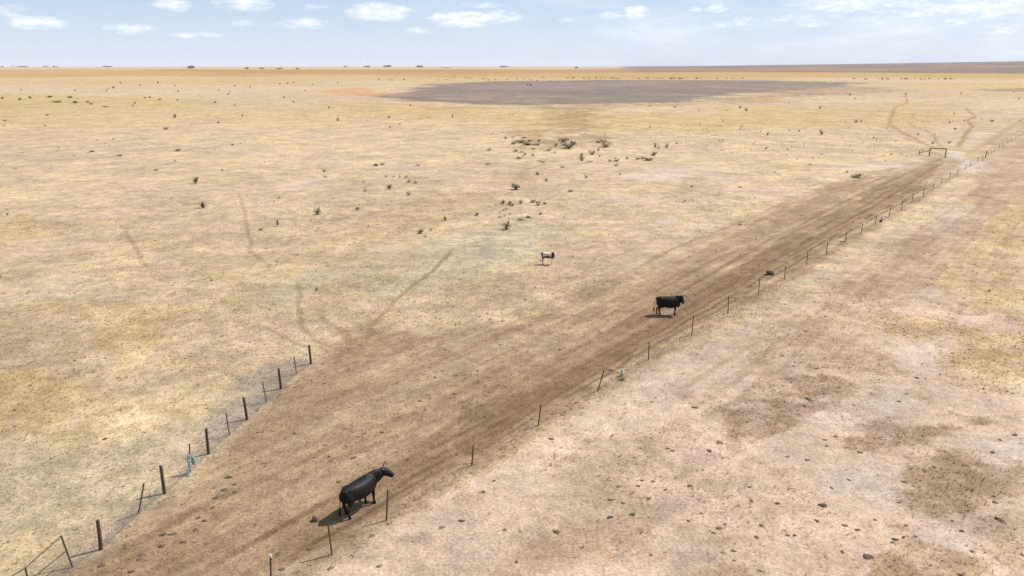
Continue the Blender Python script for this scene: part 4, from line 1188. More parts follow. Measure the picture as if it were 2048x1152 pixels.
a7, b7, _ = LP[7]
root = empty('twine_tangle', a7, 0, 'pale blue baling twine tangled down the woven wire fence', 'twine')
rnd = random.Random(44)
for k in range(9):
    pts = []
    x0, y0 = rnd.uniform(.02, .12), rnd.uniform(-.10, .05)
    for j in range(9):
        z = .98 - j * .135 + rnd.uniform(-.02, .02)
        spread = .03 + .010 * j
        pts.append((x0 + rnd.uniform(-1, 1) * spread, y0 + rnd.uniform(-1, 1) * .05 - .25 * (1 - z), max(z, .015)))
    b = MB(); b.tube(pts, .013, 5); b.build('strand', M['twine'], root)
root = empty('feed_sack', a7 + np.array([.20, .02, .45]), 0, 'torn teal green sack hanging above the blue twine on the left fence', 'sack')
b = MB(); crumple(b, (0, 0, .16), (.075, .04, .22), 8, amp=.3); b.build('sack_body', M['bag_teal'], root, True)
b = MB(); b.tube([(0, 0, .40), (-.07, 0, .50), (-.17, 0, .52)], .014, 5); b.build('tied_end', M['bag_teal'], root)

p = gp(1765, 440)
o = MB(); crumple(o, (0, 0, .18), (.15, .10, .20), 3)
o = o.build('plastic_scrap', M['scrap'], None, True); o.location = p; props(o, 'white plastic scrap caught at the far stretch of the steel post fence', 'litter')
p = gp(1761, 444)
o = MB(); crumple(o, (0, 0, .12), (.16, .10, .13), 4); o = o.build('dark_scrap', M['tyre'], None, True); o.location = p
props(o, 'small dark lump on the ground just left of the white plastic scrap', 'litter')

p = gp(1684, 484)
o = MB(); crumple(o, (0, 0, .03), (.26, .10, .05), 14); o = o.build('dark_lump', M['twig'], None, True); o.location = p  # low dark lump, longest sideways, just left of a post foot
props(o, 'flat dark lump lying at the foot of a fence post right of the black tyre', 'litter')
# the black tyre lying by the fence
p = gp(1540, 549)
root = empty('old_tyre', p, .5, 'worn black tyre lying tilted on the ground beside the fence', 'tyre')
def torus(R, r, n=28, m=10, sq=1.0):
    mb = MB()
    for i in range(n):
        a = 2 * math.pi * i / n
        for j in range(m):
            t = 2 * math.pi * j / m
            rr = R + r * math.copysign(abs(math.cos(t)) ** .6, math.cos(t))
            mb.v.append(np.array([rr * math.cos(a), rr * math.sin(a), r * sq * math.copysign(abs(math.sin(t)) ** .6, math.sin(t))]))
    for i in range(n):
        for j in range(m):
            i2 = (i + 1) % n; j2 = (j + 1) % m
            mb.f.append((i * m + j, i2 * m + j, i2 * m + j2, i * m + j2))
    return mb
t = torus(.33, .10, 28, 10, 1.0).build('tread', M['tyre'], root, True)
t.location = (0, 0, .20); t.rotation_euler = (math.radians(14), math.radians(8), 0)
t2 = torus(.19, .075, 24, 8, .9).build('bead', M['tyre'], root, True)
t2.location = (.0, 0, .215); root.scale = (.86, .86, .86); t2.rotation_euler = (math.radians(14), math.radians(8), 0)

p = gp(632, 1041)
b = MB(); crumple(b, (0, 0, .10), (.155, .125, .15), 9, amp=.18)
o = b.build('earth_clod', M['clod'], None, True); o.location = p
props(o, 'rounded brown clod of earth just left of the near black cow and its shadow', 'clod')

# ------------------------------------------------------------------ dung pats
def pat_mesh(seed, old=False):
    rnd = random.Random(seed); mb = MB()
    n = 14; rings = [(1.0, .0), (.88, .026), (.60, .042), (.30, .046)]
    ph = [rnd.uniform(0, 6.28) for _ in range(4)]
    for q, (rr, z) in enumerate(rings):
        for k in range(n):
            a = 2 * math.pi * k / n
            f = 1 + .16 * math.sin(2 * a + ph[0]) + .12 * math.sin(3 * a + ph[1]) + .08 * math.sin(5 * a + ph[2])
            mb.v.append(np.array([.19 * rr * f * math.cos(a), .15 * rr * f * math.sin(a), (z + rnd.uniform(-.014, .014)) * (1 if q else 0) - (.02 if q == 0 else 0)]))
    mb.v.append(np.array([0, 0, .036]))
    c = len(mb.v) - 1
    for q in range(3):
        for k in range(n):
            k2 = (k + 1) % n
            mb.f.append((q * n + k, q * n + k2, (q + 1) * n + k2, (q + 1) * n + k))
    for k in range(n): mb.f.append((3 * n + k, 3 * n + (k + 1) % n, c))
    me = bpy.data.meshes.new('cow_pat')
    me.from_pydata([tuple(map(float, v)) for v in mb.v], [], mb.f)
    me.polygons.foreach_set('use_smooth', [True] * len(me.polygons)); me.materials.append(M['pat_old'] if old else M['pat'])
    return me
PATM = [pat_mesh(s) for s in range(6)] + [pat_mesh(s + 20, True) for s in range(4)]
def pat(px, py, size=1.0, label=None, group=None, old=False, cat='cow pat'):
    o = bpy.data.objects.new('cow_pat', random.choice(PATM[6:] if old else PATM[:6]))
    p = gp(px, py); o.location = p
    o.rotation_euler = (0, 0, random.uniform(0, 6.28)); s = size * .68 * random.uniform(.75, 1.1); o.scale = (s, s * random.uniform(.85, 1.1), s)
    link(o); props(o, label, cat, group); return o

pat(1390, 815, 1.55, 'large oval grey brown cow pat lying alone on the smooth pale earth', 'cow pats on the bare strip', True)
pat(1439, 885, 1.6, 'large dark oval cow pat at the left tip of a straw island', 'cow pats on the bare strip', True)
pat(1113, 1064, 1.5, 'big dark cow pat beside the reddish brown straw patch at the bottom', 'cow pats on the bare strip')
pat(1220, 1035, 1.5, 'left one of two big dark cow pats side by side above the reddish straw', 'cow pats on the bare strip')
pat(1265, 1029, 1.5, 'right one of two big dark cow pats side by side above the reddish straw', 'cow pats on the bare strip')
pat(1646, 1011, 1.6, 'big dark crusted cow pat on the whitish crust of the bare strip', 'cow pats on the bare strip')
pat(1736, 1114, 1.9, 'broadest ragged cow pat near the bottom edge of the bare strip', 'cow pats on the bare strip', True)
RLAB = 'small dark cow pat on the pale bare strip right of the fence'; PATS = []
for q in [(1225, 871, 0), (1336, 897, 0), (1345, 902, 0), (1419, 902, 1), (1446, 916, 1), (1283, 961, 0), (1306, 963, 0), (1238, 973, 1), (1276, 972, 1), (1264, 987, 0), (1297, 998, 0), (1223, 1000, 0), (1246, 1006, 1),
          (1402, 1027, 0), (1377, 1042, 1), (1438, 1057, 0), (1427, 1066, 0), (1503, 1002, 0), (1500, 974, 1), (1513, 1074, 0), (1302, 1110, 1), (1033, 1124, 0), (1103, 878, 0), (1331, 980, 0), (1380, 972, 1), (1450, 1048, 0), (1467, 1102, 1), (1523, 1051, 0),
          (1575, 914, 0), (1614, 920, 0), (1653, 892, 0), (1671, 873, 0), (1698, 960, 0), (1663, 976, 0), (1555, 1007, 0), (1809, 964, 0), (1929, 930, 0), (1848, 941, 0), (1868, 934, 0), (1799, 1005, 0), (1812, 1051, 1), (1715, 1060, 0), (1785, 1085, 0), (1790, 1079, 0), (1807, 1075, 0), (1831, 1073, 1), (1923, 1062, 0),
          (1685, 1104, 0), (1944, 1103, 0), (1576, 1071, 0), (1589, 1071, 0), (1634, 1042, 0), (1921, 1150, 0), (2045, 1111, 0), (1690, 1051, 1), (1905, 1042, 0), (1311, 796, 1), (1304, 804, 1), (1366, 748, 1),
          (1565, 712, 0), (1605, 709, 0), (1588, 732, 0), (1590, 725, 0), (1603, 725, 0), (1634, 737, 0), (1579, 690, 0), (1611, 663, 0), (1651, 633, 0), (1782, 622, 0), (1764, 637, 0), (1851, 626, 0), (1834, 756, 0), (1851, 757, 0), (1844, 728, 0), (1882, 701, 0), (1938, 699, 0), (1904, 707, 0), (1609, 812, 0), (1708, 810, 1), (1813, 788, 0), (1798, 803, 0), (1967, 777, 0), (2025, 787, 0), (1722, 602, 0), (1707, 607, 0), (1864, 587, 0), (1809, 663, 0), (1882, 658, 0), (1941, 678, 0),
          (988, 962, 0), (967, 984, 1), (923, 1042, 0), (884, 1055, 1), (758, 1133, 1), (744, 1071, 1), (661, 1137, 0), (1010, 1060, 1), (1870, 1010, 1), (1990, 1005, 0), (1750, 1040, 1), (2000, 880, 0), (2030, 870, 0), (1985, 905, 0), (1650, 880, 0), (1720, 905, 1)]:
    PATS.append((pat(q[0], q[1], random.uniform(.75, 1.15), RLAB, 'cow pats on the bare strip', bool(q[2])), q[0], q[1]))
LLAB = 'dark cow pat among those dropped along the brown trodden lane between the two fences'
for q in [(346, 1068), (326, 1070), (324, 1093), (283, 1110), (280, 1119), (203, 1132), (262, 1144), (391, 1061), (397, 1036), (409, 1042), (426, 1016), (432, 996), (450, 980), (469, 969), (457, 955), (367, 1084), (630, 915), (707, 916), (764, 865), (725, 1036),
          (678, 1057), (619, 1099), (557, 1108), (564, 1139), (530, 927), (677, 964), (590, 867), (974, 627), (960, 633), (721, 691), (840, 802), (850, 820), (965, 811), (1012, 774), (910, 788), (911, 752), (977, 755), (955, 742), (649, 767), (698, 739),
          (480, 935), (470, 985), (890, 700), (1000, 690), (980, 640), (1060, 650), (1210, 742), (1300, 655), (1120, 700), (870, 755), (1404, 505), (1366, 526), (1450, 470)]:
    PATS.append((pat(q[0], q[1], random.uniform(.95, 1.45), LLAB, 'cow pats in the lane'), q[0], q[1]))
pat(1222, 741, 1.4, 'dark brown cow pat at the fence line just left of the pale green bag', 'cow pats in the lane')
FLAB = 'small dark cow pat scattered over the straw pasture left of the lane'
for q in [(210, 878), (855, 650), (872, 636), (724, 659), (150, 721), (153, 644), (60, 771), (128, 665), (346, 727), (371, 717), (30, 820), (120, 700), (270, 640), (560, 790), (860, 735), (975, 600), (1000, 580), (920, 560), (700, 575), (760, 560), (540, 620), (400, 640), (320, 560), (1050, 600), (1070, 575)]:
    PATS.append((pat(q[0], q[1], random.uniform(.8, 1.2), FLAB, 'cow pats on the left pasture'), q[0], q[1]))

for px, py, px2, py2, lab in ((1990, 1036, 2014, 1050, 'long bleached dead branch lying near the right edge of the bare strip'), (1612, 797, 1626, 805, 'short dead stick lying on a straw island right of the fence')):
    a, b_ = gp(px, py), gp(px2, py2)
    d = b_ - a; root = empty('dead_branch', a, 0, lab, 'branch')
    m = MB(); m.tube([(0, 0, .03), d * .35 + [0, .04, .06], d * .7 + [0, -.03, .07], d + [0, 0, .04]], [.04, .036, .028, .012], 7); m.build('stem', M['stick'], root)
    m = MB(); m.tube([d * .45 + [0, 0, .05], d * .6 + np.array([.12, .18, .09]), d * .75 + np.array([.2, .3, .05])], [.02, .014, .006], 6); m.build('side_twig', M['stick'], root)

# each of these pats is told from the others by the landmark it lies nearest to
ORD = ['closest', 'second closest', 'third closest', 'fourth closest', 'fifth closest', 'sixth closest', 'seventh closest', 'eighth closest', 'ninth closest', 'tenth closest', 'eleventh closest', 'twelfth closest',
       'thirteenth closest', 'fourteenth closest', 'fifteenth closest', 'sixteenth closest', 'seventeenth closest', 'eighteenth closest', 'nineteenth closest', 'twentieth closest', 'farthest']
def tell_apart(items, marks, noun, stretch=1.6):
    """items (object, px, py); marks (px, py, words): label each by its nearest landmark, the side it lies on and its rank there"""
    near = {}
    for o, px, py in items:
        q = min(range(len(marks)), key=lambda i: math.hypot(px - marks[i][0], (py - marks[i][1]) * stretch))
        dx, dy = px - marks[q][0], (py - marks[q][1]) * stretch
        side = ('right' if dx > 0 else 'left') if abs(dx) > abs(dy) else ('below' if dy > 0 else 'above')
        near.setdefault((q, side), []).append((math.hypot(dx, dy), o))
    for (q, side), lst in near.items():
        lst.sort(key=lambda t: t[0])
        for r, (d, o) in enumerate(lst):
            where = {'left': 'on the left of', 'right': 'on the right of', 'below': 'below', 'above': 'above'}[side]
            o['label'] = '%s, %s %s %s' % (noun, ORD[min(r, 20)], where, marks[q][2])
MARKS = [(735, 990, 'the near black cow'), (1335, 612, 'the black hornless cow'), (1244, 745, 'the pale green bag'), (773, 1010, 'the third post of the steel post fence'), (380, 915, 'the blue twine tangle'),
         (1540, 547, 'the black tyre'), (1095, 515, 'the pied calf'), (620, 710, 'the last wooden post'), (1390, 815, 'the large lone oval pat'), (1439, 885, 'the oval pat by the straw island'),
         (1113, 1064, 'the reddish straw patch'), (1242, 1032, 'the two big pats side by side'), (1646, 1011, 'the big crusted pat'), (1736, 1114, 'the broadest ragged pat'), (2000, 1043, 'the bleached dead branch'),
         (1620, 801, 'the short dead stick'), (632, 1037, 'the rounded brown clod'), (1979, 580, 'the small dark plant'), (1082, 830, 'the leaning fifth steel post'), (200, 1070, 'the front wooden post'), (490, 820, 'the fourth wooden post from the front'),
         (1910, 970, 'the biggest straw island'), (722, 690, 'the fork of the cow paths'), (600, 605, 'the small forked path')]
tell_apart(PATS, MARKS, 'cow pat')

# ------------------------------------------------------------------ shrubs
def blade(mb, p, d, L, w, droop, rnd):
    d = d / np.linalg.norm(d)
    s = np.cross(d, [0, 0, 1.0]); n = np.linalg.norm(s); s = s / n if n > 1e-3 else np.array([1.0, 0, 0])
    m = p + d * L * .55; e = p + d * L + np.array([0, 0, -droop * L])
    mb.face(p - s * w * .5, p + s * w * .5, m + s * w * .42, m - s * w * .42)
    mb.face(m - s * w * .42, m + s * w * .42, e)

def shrub_meshes(kind, seed):
    """returns (stems, leaves) of a plant 1 m high"""
    rnd = random.Random(seed); st = MB(); lf = MB()
    if kind == 'yucca':
        for _ in range(70):
            a = rnd.uniform(0, 6.28); el = rnd.uniform(.10, 1.45)
            d = np.array([math.cos(a) * math.cos(el), math.sin(a) * math.cos(el), math.sin(el)])
            blade(lf, np.array([0, 0, .10]) + d * .05, d, rnd.uniform(.55, .95), .055, .05, rnd)
        st.tube([(0, 0, -.1), (0, 0, .16)], [.10, .07], 7)
    elif kind == 'bush':
        for k in range(9):
            a = 2 * math.pi * k / 9 + rnd.uniform(-.3, .3); el = rnd.uniform(.5, 1.3)
            d = np.array([math.cos(a) * math.cos(el), math.sin(a) * math.cos(el), math.sin(el)]); L = rnd.uniform(.55, .9)
            st.tube([(0, 0, -.05), d * L * .5 + [0, 0, .03], d * L], [.030, .020, .008], 5)
            for _ in range(34):
                p = d * L * rnd.uniform(.45, 1.08) + np.array([rnd.gauss(0, .11), rnd.gauss(0, .11), rnd.gauss(0, .09)])
                p[2] = max(p[2], .04)
                u_ = np.array([rnd.gauss(0, 1), rnd.gauss(0, 1), rnd.gauss(0, 1)])
                blade(lf, p, u_, rnd.uniform(.09, .17), .07, 0, rnd)
    elif kind == 'sprawl':
        for k in range(14):
            a = rnd.uniform(0, 6.28); el = rnd.uniform(.08, .9)
            d = np.array([math.cos(a) * math.cos(el), math.sin(a) * math.cos(el), math.sin(el)]); L = rnd.uniform(.7, 1.25)
            st.tube([(0, 0, 0), d * L * .5 + [0, 0, .12], d * L], [.028, .020, .008], 5)
            for _ in range(16):
                p = d * L * rnd.uniform(.4, 1.05) + np.array([rnd.gauss(0, .08), rnd.gauss(0, .08), rnd.gauss(0, .06)]); p[2] = max(p[2], .03)
                blade(lf, p, np.array([rnd.gauss(0, 1), rnd.gauss(0, 1), rnd.gauss(0, .7)]), rnd.uniform(.08, .18), .05, 0, rnd)
    else:   # tuft of tall dry stems
        for _ in range(60):
            a = rnd.uniform(0, 6.28); el = rnd.uniform(.75, 1.5)
            d = np.array([math.cos(a) * math.cos(el), math.sin(a) * math.cos(el), math.sin(el)])
            blade(lf, np.array([math.cos(a), math.sin(a), 0]) * rnd.uniform(0, .10), d, rnd.uniform(.6, 1.05), .030, .10, rnd)
        st.tube([(0, 0, -.05), (0, 0, .12)], [.08, .05], 6)
    return st, lf
_cache = {}
def shrub(px, py, hpx, wpx, kind, leafm, label, group=None, name=None):
    """a plant whose foot is at a pixel and that is hpx tall, wpx wide there"""
    p = gp(px, py); k = ppm(p)
    seed = random.randint(0, 2) + (10 if kind == 'tuft' else 0)
    key = (kind, leafm, seed)
    if key not in _cache:
        st, lf = shrub_meshes(kind, seed + len(kind))
        a = st.build('stem', M['twig']); b = lf.build('foliage', M[leafm])
        _cache[key] = (a.data, b.data); bpy.data.objects.remove(a); bpy.data.objects.remove(b)
    da, db = _cache[key]
    root = empty(name or {'yucca': 'yucca_plant', 'bush': 'shrub', 'sprawl': 'sprawling_shrub', 'tuft': 'grass_tuft'}[kind], p, random.uniform(0, 6.28), label, {'yucca': 'yucca', 'bush': 'shrub', 'sprawl': 'shrub', 'tuft': 'grass tuft'}[kind], group)
    w = wpx / k; h = hpx / k
    wid = {'yucca': 1.5, 'bush': 1.35, 'sprawl': 2.1, 'tuft': 1.0}[kind]
    root.scale = (w / wid, w / wid, h / {'yucca': .95, 'bush': .95, 'sprawl': .95, 'tuft': 1.0}[kind])
    for nm, d in (('stem', da), ('foliage', db)):
        o = bpy.data.objects.new(nm, d); link(o); o.parent = root
    return root

SH = []
shrub(392, 367, 15, 15, 'bush', 'leaf_olive', 'dark spiky shrub with upright branches on the left straw, upper one of a pair')
shrub(406, 416, 15, 24, 'yucca', 'leaf_dark', 'low dark spiky yucca on the left straw, just below the upright dark shrub')
shrub(636, 429, 17, 16, 'bush', 'leaf_olive', 'olive brown shrub with a shadow to its left, on the straw left of centre')
shrub(555, 452, 15, 12, 'yucca', 'leaf_dry', 'yellowish spiky yucca left of the olive brown shrub')
shrub(522, 461, 8, 16, 'sprawl', 'leaf_dark', 'low dark two headed shrub just below left of the yellowish yucca', name='shrub')
shrub(1014, 459, 21, 19, 'bush', 'leaf_dark', 'darkest and tallest shrub in the middle of the pasture, with a black shadow')
shrub(1042, 441, 13, 17, 'sprawl', 'leaf_olive', 'bare arching shrub right behind the darkest shrub')
shrub(1031, 379, 15, 25, 'bush', 'leaf_green', 'round bright green shrub in the middle of the pasture')
shrub(841, 467, 10, 16, 'bush', 'leaf_green', 'small bright green shrub left of the darkest shrub')
shrub(862, 461, 8, 12, 'sprawl', 'leaf_green', 'low green shrub touching the small bright green one on its right')
shrub(850, 474, 6, 9, 'sprawl', 'leaf_olive', 'tiny brown green shrub just below the small bright green one')
shrub(890, 441, 10, 9, 'bush', 'leaf_dark', 'compact dark brown shrub right above the small bright green one')
shrub(779, 378, 11, 15, 'bush', 'leaf_olive', 'olive shrub left of the straggling shrub clump')
for q, (a, b_, c, d) in enumerate(((812, 356, 8, 12), (818, 365, 10, 14), (832, 367, 9, 12), (800, 355, 6, 10), (788, 354, 5, 8), (772, 354, 5, 8))):
    shrub(a, b_, c, d, 'sprawl', 'leaf_olive', ['tallest bottom', 'wide bottom', 'right hand', 'top', 'upper left', 'leftmost'][q] + ' loose shrub of the straggling clump left of the round green shrub', 'straggling clump')
shrub(1714, 355, 9, 24, 'bush', 'leaf_dark', 'broad dark green shrub at the upper edge of the brown lane')
shrub(1694, 345, 5, 6, 'bush', 'leaf_dark', 'small dark shrub up left of the broad dark green one by the lane')
shrub(1642, 270, 13, 8, 'bush', 'leaf_dark', 'round headed dark bush on the far pasture above the cross fence')
shrub(1979, 583, 8, 11, 'sprawl', 'leaf_olive', 'small dark plant on the yellow grass near the right edge')
shrub(1244, 760, 6, 26, 'tuft', 'leaf_dry', 'dry tuft of grass at the foot of the pale green bag')
shrub(633, 582, 9, 10, 'tuft', 'leaf_green', 'small greenish grass tuft beside the forked cow path')
shrub(1865, 288, 6, 7, 'bush', 'leaf_dark', 'dark bush directly behind the wooden brace')
shrub(1899, 286, 4, 9, 'bush', 'leaf_olive', 'low bush behind the wooden brace on its right')
for a, b_, c, d in ((1031, 285, 5, 14), (1042, 286, 5, 16), (1054, 290, 5, 20), (1066, 290, 4, 16), (1076, 291, 4, 10), (1044, 305, 5, 9), (1066, 299, 5, 8), (978, 301, 6, 9), (976, 330, 6, 9), (1097, 302, 6, 14), (1112, 293, 6, 6), (1128, 284, 7, 14), (1138, 297, 8, 22), (1146, 290, 7, 14), (1135, 281, 5, 10),
                    (1206, 284, 6, 17), (1211, 294, 8, 18), (1163, 313, 6, 6), (1163, 322, 6, 7), (1197, 302, 5, 5), (1180, 305, 5, 9), (1187, 306, 4, 6), (1220, 323, 5, 9), (1234, 323, 5, 10), (1231, 317, 4, 5), (1232, 332, 6, 9), (1199, 314, 4, 4), (1124, 336, 6, 8), (1075, 350, 5, 7), (1093, 363, 6, 6), (1172, 356, 7, 8), (1141, 383, 3, 10), (1284, 318, 5, 16), (1296, 321, 5, 18), (1308, 311, 6, 12), (1275, 319, 4, 8), (1254, 318, 4, 6), (1334, 296, 8, 6), (1317, 297, 6, 7), (1310, 295, 9, 5),
                    (1076, 411, 8, 11), (1006, 408, 7, 9), (1041, 408, 7, 6), (1066, 405, 5, 10), (1020, 408, 5, 8), (817, 390, 6, 8), (730, 383, 6, 8), (886, 421, 3, 5), (954, 431, 5, 8), (715, 420, 5, 8), (752, 332, 4, 10), (765, 330, 4, 7), (836, 332, 5, 8), (727, 365, 5, 6), (650, 355, 5, 9), (648, 344, 4, 7)):
    SH.append((shrub(a, b_, c * 1.35, d * 1.4, random.choice(['bush', 'bush', 'sprawl']), random.choice(['leaf_olive', 'leaf_sage', 'leaf_sage', 'leaf_olive']), 'small dull olive shrub among many scattered along the swale in the middle of the pasture', 'swale shrubs'), a, b_))
for q in range(34):
    a, b_ = ((random.uniform(1005, 1215), random.uniform(270, 326)) if q < 22 else (random.uniform(985, 1095), random.uniform(398, 446)))
    SH.append((shrub(a, b_, random.uniform(3, 6), random.uniform(7, 17), random.choice(['bush', 'sprawl']), random.choice(['leaf_sage', 'leaf_olive', 'leaf_sage']), 'small dull shrub', 'swale shrubs'), a, b_))
for a, b_, c, d in ((350, 236, 9, 9), (676, 242, 9, 6), (356, 302, 5, 15), (184, 304, 4, 20), (240, 312, 4, 12), (558, 398, 6, 5), (437, 247, 5, 6), (332, 259, 6, 12), (485, 233, 5, 8), (658, 217, 5, 5), (227, 177, 5, 7), (213, 183, 5, 6), (217, 179, 4, 5), (241, 167, 4, 5), (280, 172, 5, 6), (316, 167, 4, 5), (350, 173, 4, 5), (356, 184, 5, 5), (457, 190, 5, 8), (470, 173, 4, 5), (500, 175, 4, 4),
                    (438, 182, 5, 4), (42, 181, 4, 6), (150, 182, 4, 8), (1000 - 860, 196, 5, 14), (115, 205, 5, 22), (150, 206, 5, 26), (175, 205, 4, 14), (100, 195, 4, 16), (60, 197, 6, 8), (40, 200, 5, 8), (5, 198, 5, 12), (270, 208, 5, 5), (266, 213, 4, 4), (182, 209, 4, 10), (320, 200, 4, 8), (300, 196, 4, 8), (290, 197, 4, 6), (470, 212, 6, 6), (430, 206, 4, 10), (460, 184, 4, 5), (355, 201, 3, 7), (210, 214, 3, 14),
                    (95, 231, 3, 9), (10, 242, 3, 8), (90, 252, 3, 7), (575, 168, 4, 5), (560, 169, 4, 5), (587, 166, 3, 4), (625, 170, 3, 4), (675, 167, 4, 4), (610, 182, 3, 5), (568, 196, 4, 6), (587, 205, 4, 5), (195, 282, 4, 4), (227, 280, 4, 5), (350, 323, 4, 7), (312, 341, 4, 12), (445, 342, 5, 5), (465, 291, 4, 8), (430, 300, 3, 5), (530, 325, 3, 5), (15, 430, 4, 6)):
    SH.append((shrub(a, b_, c, d, random.choice(['bush', 'bush', 'yucca']), random.choice(['leaf_olive', 'leaf_olive', 'leaf_dark', 'leaf_dry']), 'small dull shrub dotted over the far straw plain left of the dry lake bed', 'left plain shrubs'), a, b_))
for a, b_, c, d in ((778, 236, 5, 8), (905, 235, 7, 4), (821, 212, 4, 5), (780, 256, 4, 5), (640 + 160, 249, 3, 5), (985, 268, 4, 5), (1025, 230, 3, 5), (1480, 217, 7, 6), (1492, 222, 7, 8), (1398, 223, 5, 4), (1454, 222, 3, 4), (1482, 256, 8, 3), (1535, 271, 7, 6), (1598, 264, 6, 7), (1578, 262, 4, 5), (1640, 218, 7, 5), (1712, 245, 5, 9), (1722, 244, 5, 5), (1812, 190, 4, 5), (1700, 191, 4, 5), (1710, 198, 3, 5), (1579, 207, 3, 5), (1908, 230, 8, 4), (1899, 246, 4, 5), (1910, 259, 4, 8), (1984, 243, 4, 10), (1836, 270, 4, 6), (1747, 277, 4, 5), (1753, 279, 3, 4), (1922, 189, 5, 4), (2028, 185, 4, 5), (2038, 199, 5, 4),
                    (1300, 256, 5, 4), (1446, 244, 6, 3), (1350, 215, 3, 8), (1300, 213, 3, 6), (1440, 252, 3, 5), (1575, 300, 4, 7), (1620, 330, 4, 6), (1550, 345, 3, 6), (1480, 375, 3, 9), (1383, 374, 4, 8), (1370, 403, 4, 6), (1240, 350, 6, 5)):
    SH.append((shrub(a, b_, c, d, random.choice(['bush', 'bush', 'yucca']), random.choice(['leaf_olive', 'leaf_dark', 'leaf_olive']), 'small dark shrub dotted over the gold plain between the dry lake bed and the lane', 'right plain shrubs'), a, b_))
SMARKS = [(392, 360, 'the upright dark shrub'), (406, 409, 'the low dark yucca'), (636, 421, 'the olive brown shrub'), (555, 445, 'the yellowish yucca'), (1014, 450, 'the darkest middle shrub'), (1031, 372, 'the round green shrub'),
          (845, 463, 'the small bright green shrub'), (779, 373, 'the lone olive shrub'), (818, 360, 'the straggling clump'), (1714, 350, 'the broad lane side shrub'), (1642, 264, 'the far round bush'), (1872, 306, 'the wooden brace'),
          (1300, 292, 'the pale central scald'), (640, 184, 'the lake bed left tip'), (1130, 210, 'the front lake shore'), (1500, 192, 'the lake bed right end'), (382, 134, 'the tallest skyline tree'),
          (112, 133, 'the white skyline shed'), (2030, 180, 'the right edge grey streak'), (1790, 225, 'the long winding path'), (1942, 240, 'the zigzag path'), (1050, 287, 'the dark streak of scrub'), (1140, 296, 'the dark damp swale'), (184, 304, 'the scrub patch at far left')]
tell_apart(SH, SMARKS, 'small dull shrub', 2.2)
# thin hedge like rows beyond the lake bed
for i in range(70):
    a = random.choice([random.uniform(1130, 1500), random.uniform(1700, 1920)]); b_ = (157.5 + random.uniform(-1.2, .6)) if a < 1600 else 158.5 + random.uniform(-1.2, 1.0)
    shrub(a, b_, random.uniform(1.5, 2.6), random.uniform(3, 8), 'bush', random.choice(['leaf_olive', 'leaf_dark']), 'tiny olive shrub in the thin row along the far side of the dry lake bed', 'far shrub rows')

# ------------------------------------------------------------------ grass: uncounted stubble and litter
def scatter(n, ymin, ymax, seed):
    """random ground points, evenly spread over the part of the plain the picture covers"""
    rng = np.random.default_rng(seed)
    out = []
    d0 = -H / pxdir(CX, ymax)[2]; d1 = -H / pxdir(CX, ymin)[2]
    r = np.sqrt(rng.uniform(d0 ** 2, d1 ** 2, n)); a = rng.uniform(-.66, .66, n)
    return r * np.sin(a), r * np.cos(a)

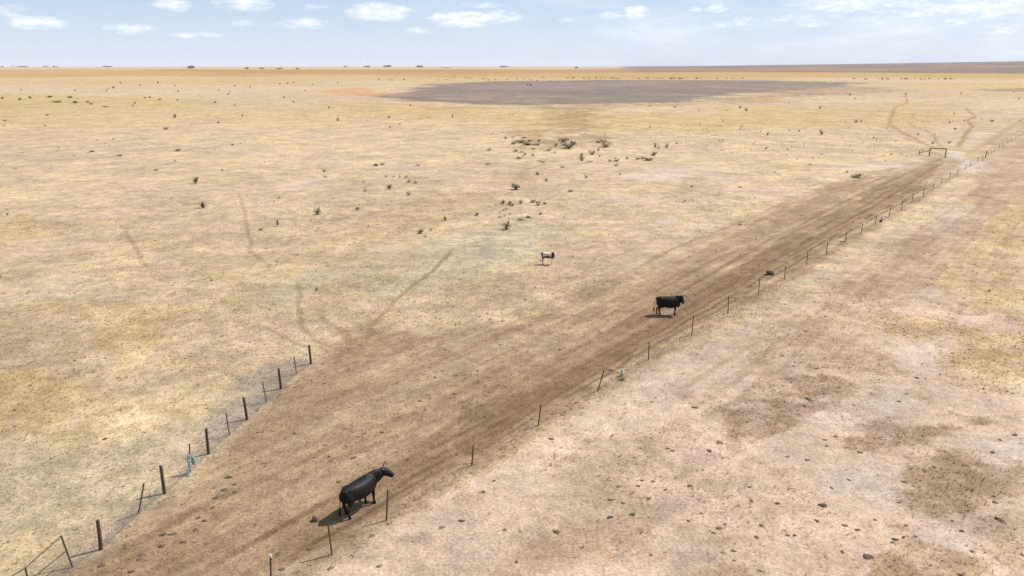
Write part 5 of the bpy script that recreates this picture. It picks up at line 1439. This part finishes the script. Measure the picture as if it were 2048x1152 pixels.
def tuft_field(name, label, n, ymin, ymax, size, seed, blades, matf, keep, flatten=1.0, wid=.12, lean=(.55, 1.40)):
    x, y = scatter(n, ymin, ymax, seed)
    c, g, s = cover(x, y)
    rng = np.random.default_rng(seed + 1)
    k = rng.uniform(0, 1, n) < np.clip(keep(g, s, x, y), 0, 1)
    x, y, c, g = x[k], y[k], c[k], g[k]; n = len(x)
    z = gz(x, y)
    sz = size * rng.lognormal(0, .35, n)
    V = []; C = []
    cj = matf(c, rng, n)
    for b in range(blades):
        a = rng.uniform(0, 2 * np.pi, n); tilt = rng.uniform(*lean, n) ; L = sz * rng.uniform(.7, 1.2, n)
        dx, dy, dz = np.cos(a) * np.sin(tilt), np.sin(a) * np.sin(tilt), np.cos(tilt) * flatten
        sx, sy = -np.sin(a), np.cos(a)
        w = L * wid
        ox, oy = np.cos(a) * sz * .12, np.sin(a) * sz * .12
        base0 = np.stack([x + ox - sx * w, y + oy - sy * w, z - .01], 1)
        base1 = np.stack([x + ox + sx * w, y + oy + sy * w, z - .01], 1)
        tip = np.stack([x + ox + dx * L, y + oy + dy * L, z + dz * L], 1)
        V.append(np.stack([base0, base1, tip], 1)); C.append(np.repeat(cj[:, None], 3, 1))
    V = np.concatenate(V).reshape(-1, 3); C = np.concatenate(C).reshape(-1, 3)
    nt = len(V) // 3
    me = bpy.data.meshes.new(name)
    me.vertices.add(len(V)); me.vertices.foreach_set('co', V.astype(np.float32).ravel())
    me.loops.add(len(V)); me.loops.foreach_set('vertex_index', np.arange(len(V), dtype=np.int32))
    me.polygons.add(nt); me.polygons.foreach_set('loop_start', (np.arange(nt) * 3).astype(np.int32))
    me.update(calc_edges=True)
    ca = me.attributes.new('cover', 'FLOAT_COLOR', 'POINT')
    ca.data.foreach_set('color', np.concatenate([C, np.ones((len(C), 1))], 1).astype(np.float32).ravel())
    me.materials.append(M['stem'])
    o = bpy.data.objects.new(name, me); link(o); props(o, kind='stuff'); o['label'] = label
    print(name, n, nt)

def stem_mat():
    m, N, b = new_mat('grass_stem')
    at = N.n('ShaderNodeAttribute', attribute_name='cover')
    N.link(at.outputs['Color'], b.inputs['Base Color'])
    b.inputs['Roughness'].default_value = .8; b.inputs['Specular IOR Level'].default_value = .15
    return m
M['stem'] = stem_mat()
def straw_tint(c, rng, n): return np.clip(c * rng.uniform(.80, 1.28, n)[:, None] * np.array([1.03, 1.0, .90]), 0, .6)
def litter_tint(c, rng, n): return np.clip(c * rng.uniform(.36, .75, n)[:, None] * np.array([1.0, .92, .80]), 0, .5)
tuft_field('dry_grass', 'short dry straw grass over the near ground', 110000, 560, 1400, .080, 100, 5, straw_tint, lambda g, s, x, y: g * .9)
tuft_field('dry_grass', 'dry straw grass tufts over the middle distance', 52000, 330, 560, .13, 200, 4, straw_tint, lambda g, s, x, y: g * .9 * sstep(165, 90, np.hypot(x, y)))
tuft_field('dark_stubble', 'dark weathered stubble and dung crumbs on the near ground', 27000, 560, 1400, .075, 300, 5, litter_tint, lambda g, s, x, y: .05 + g * .8 * sstep(.4, .65, fbm(x, y, 3.0, 3, 91)), .8, .22, (1.0, 1.45))
tuft_field('dark_stubble', 'dark stubble tufts over the middle distance', 16000, 330, 560, .14, 400, 5, litter_tint, lambda g, s, x, y: (.04 + g * .6) * sstep(.46, .66, fbm(x, y, 10, 4, 92)) * sstep(170, 90, np.hypot(x, y)), .8, .22, (.9, 1.45))
tuft_field('dark_stubble', 'scattered dark tufts over the far plain', 4000, 215, 330, .30, 500, 5, litter_tint, lambda g, s, x, y: g * sstep(.50, .66, fbm(x, y, 60, 4, 93)), .9, .25)
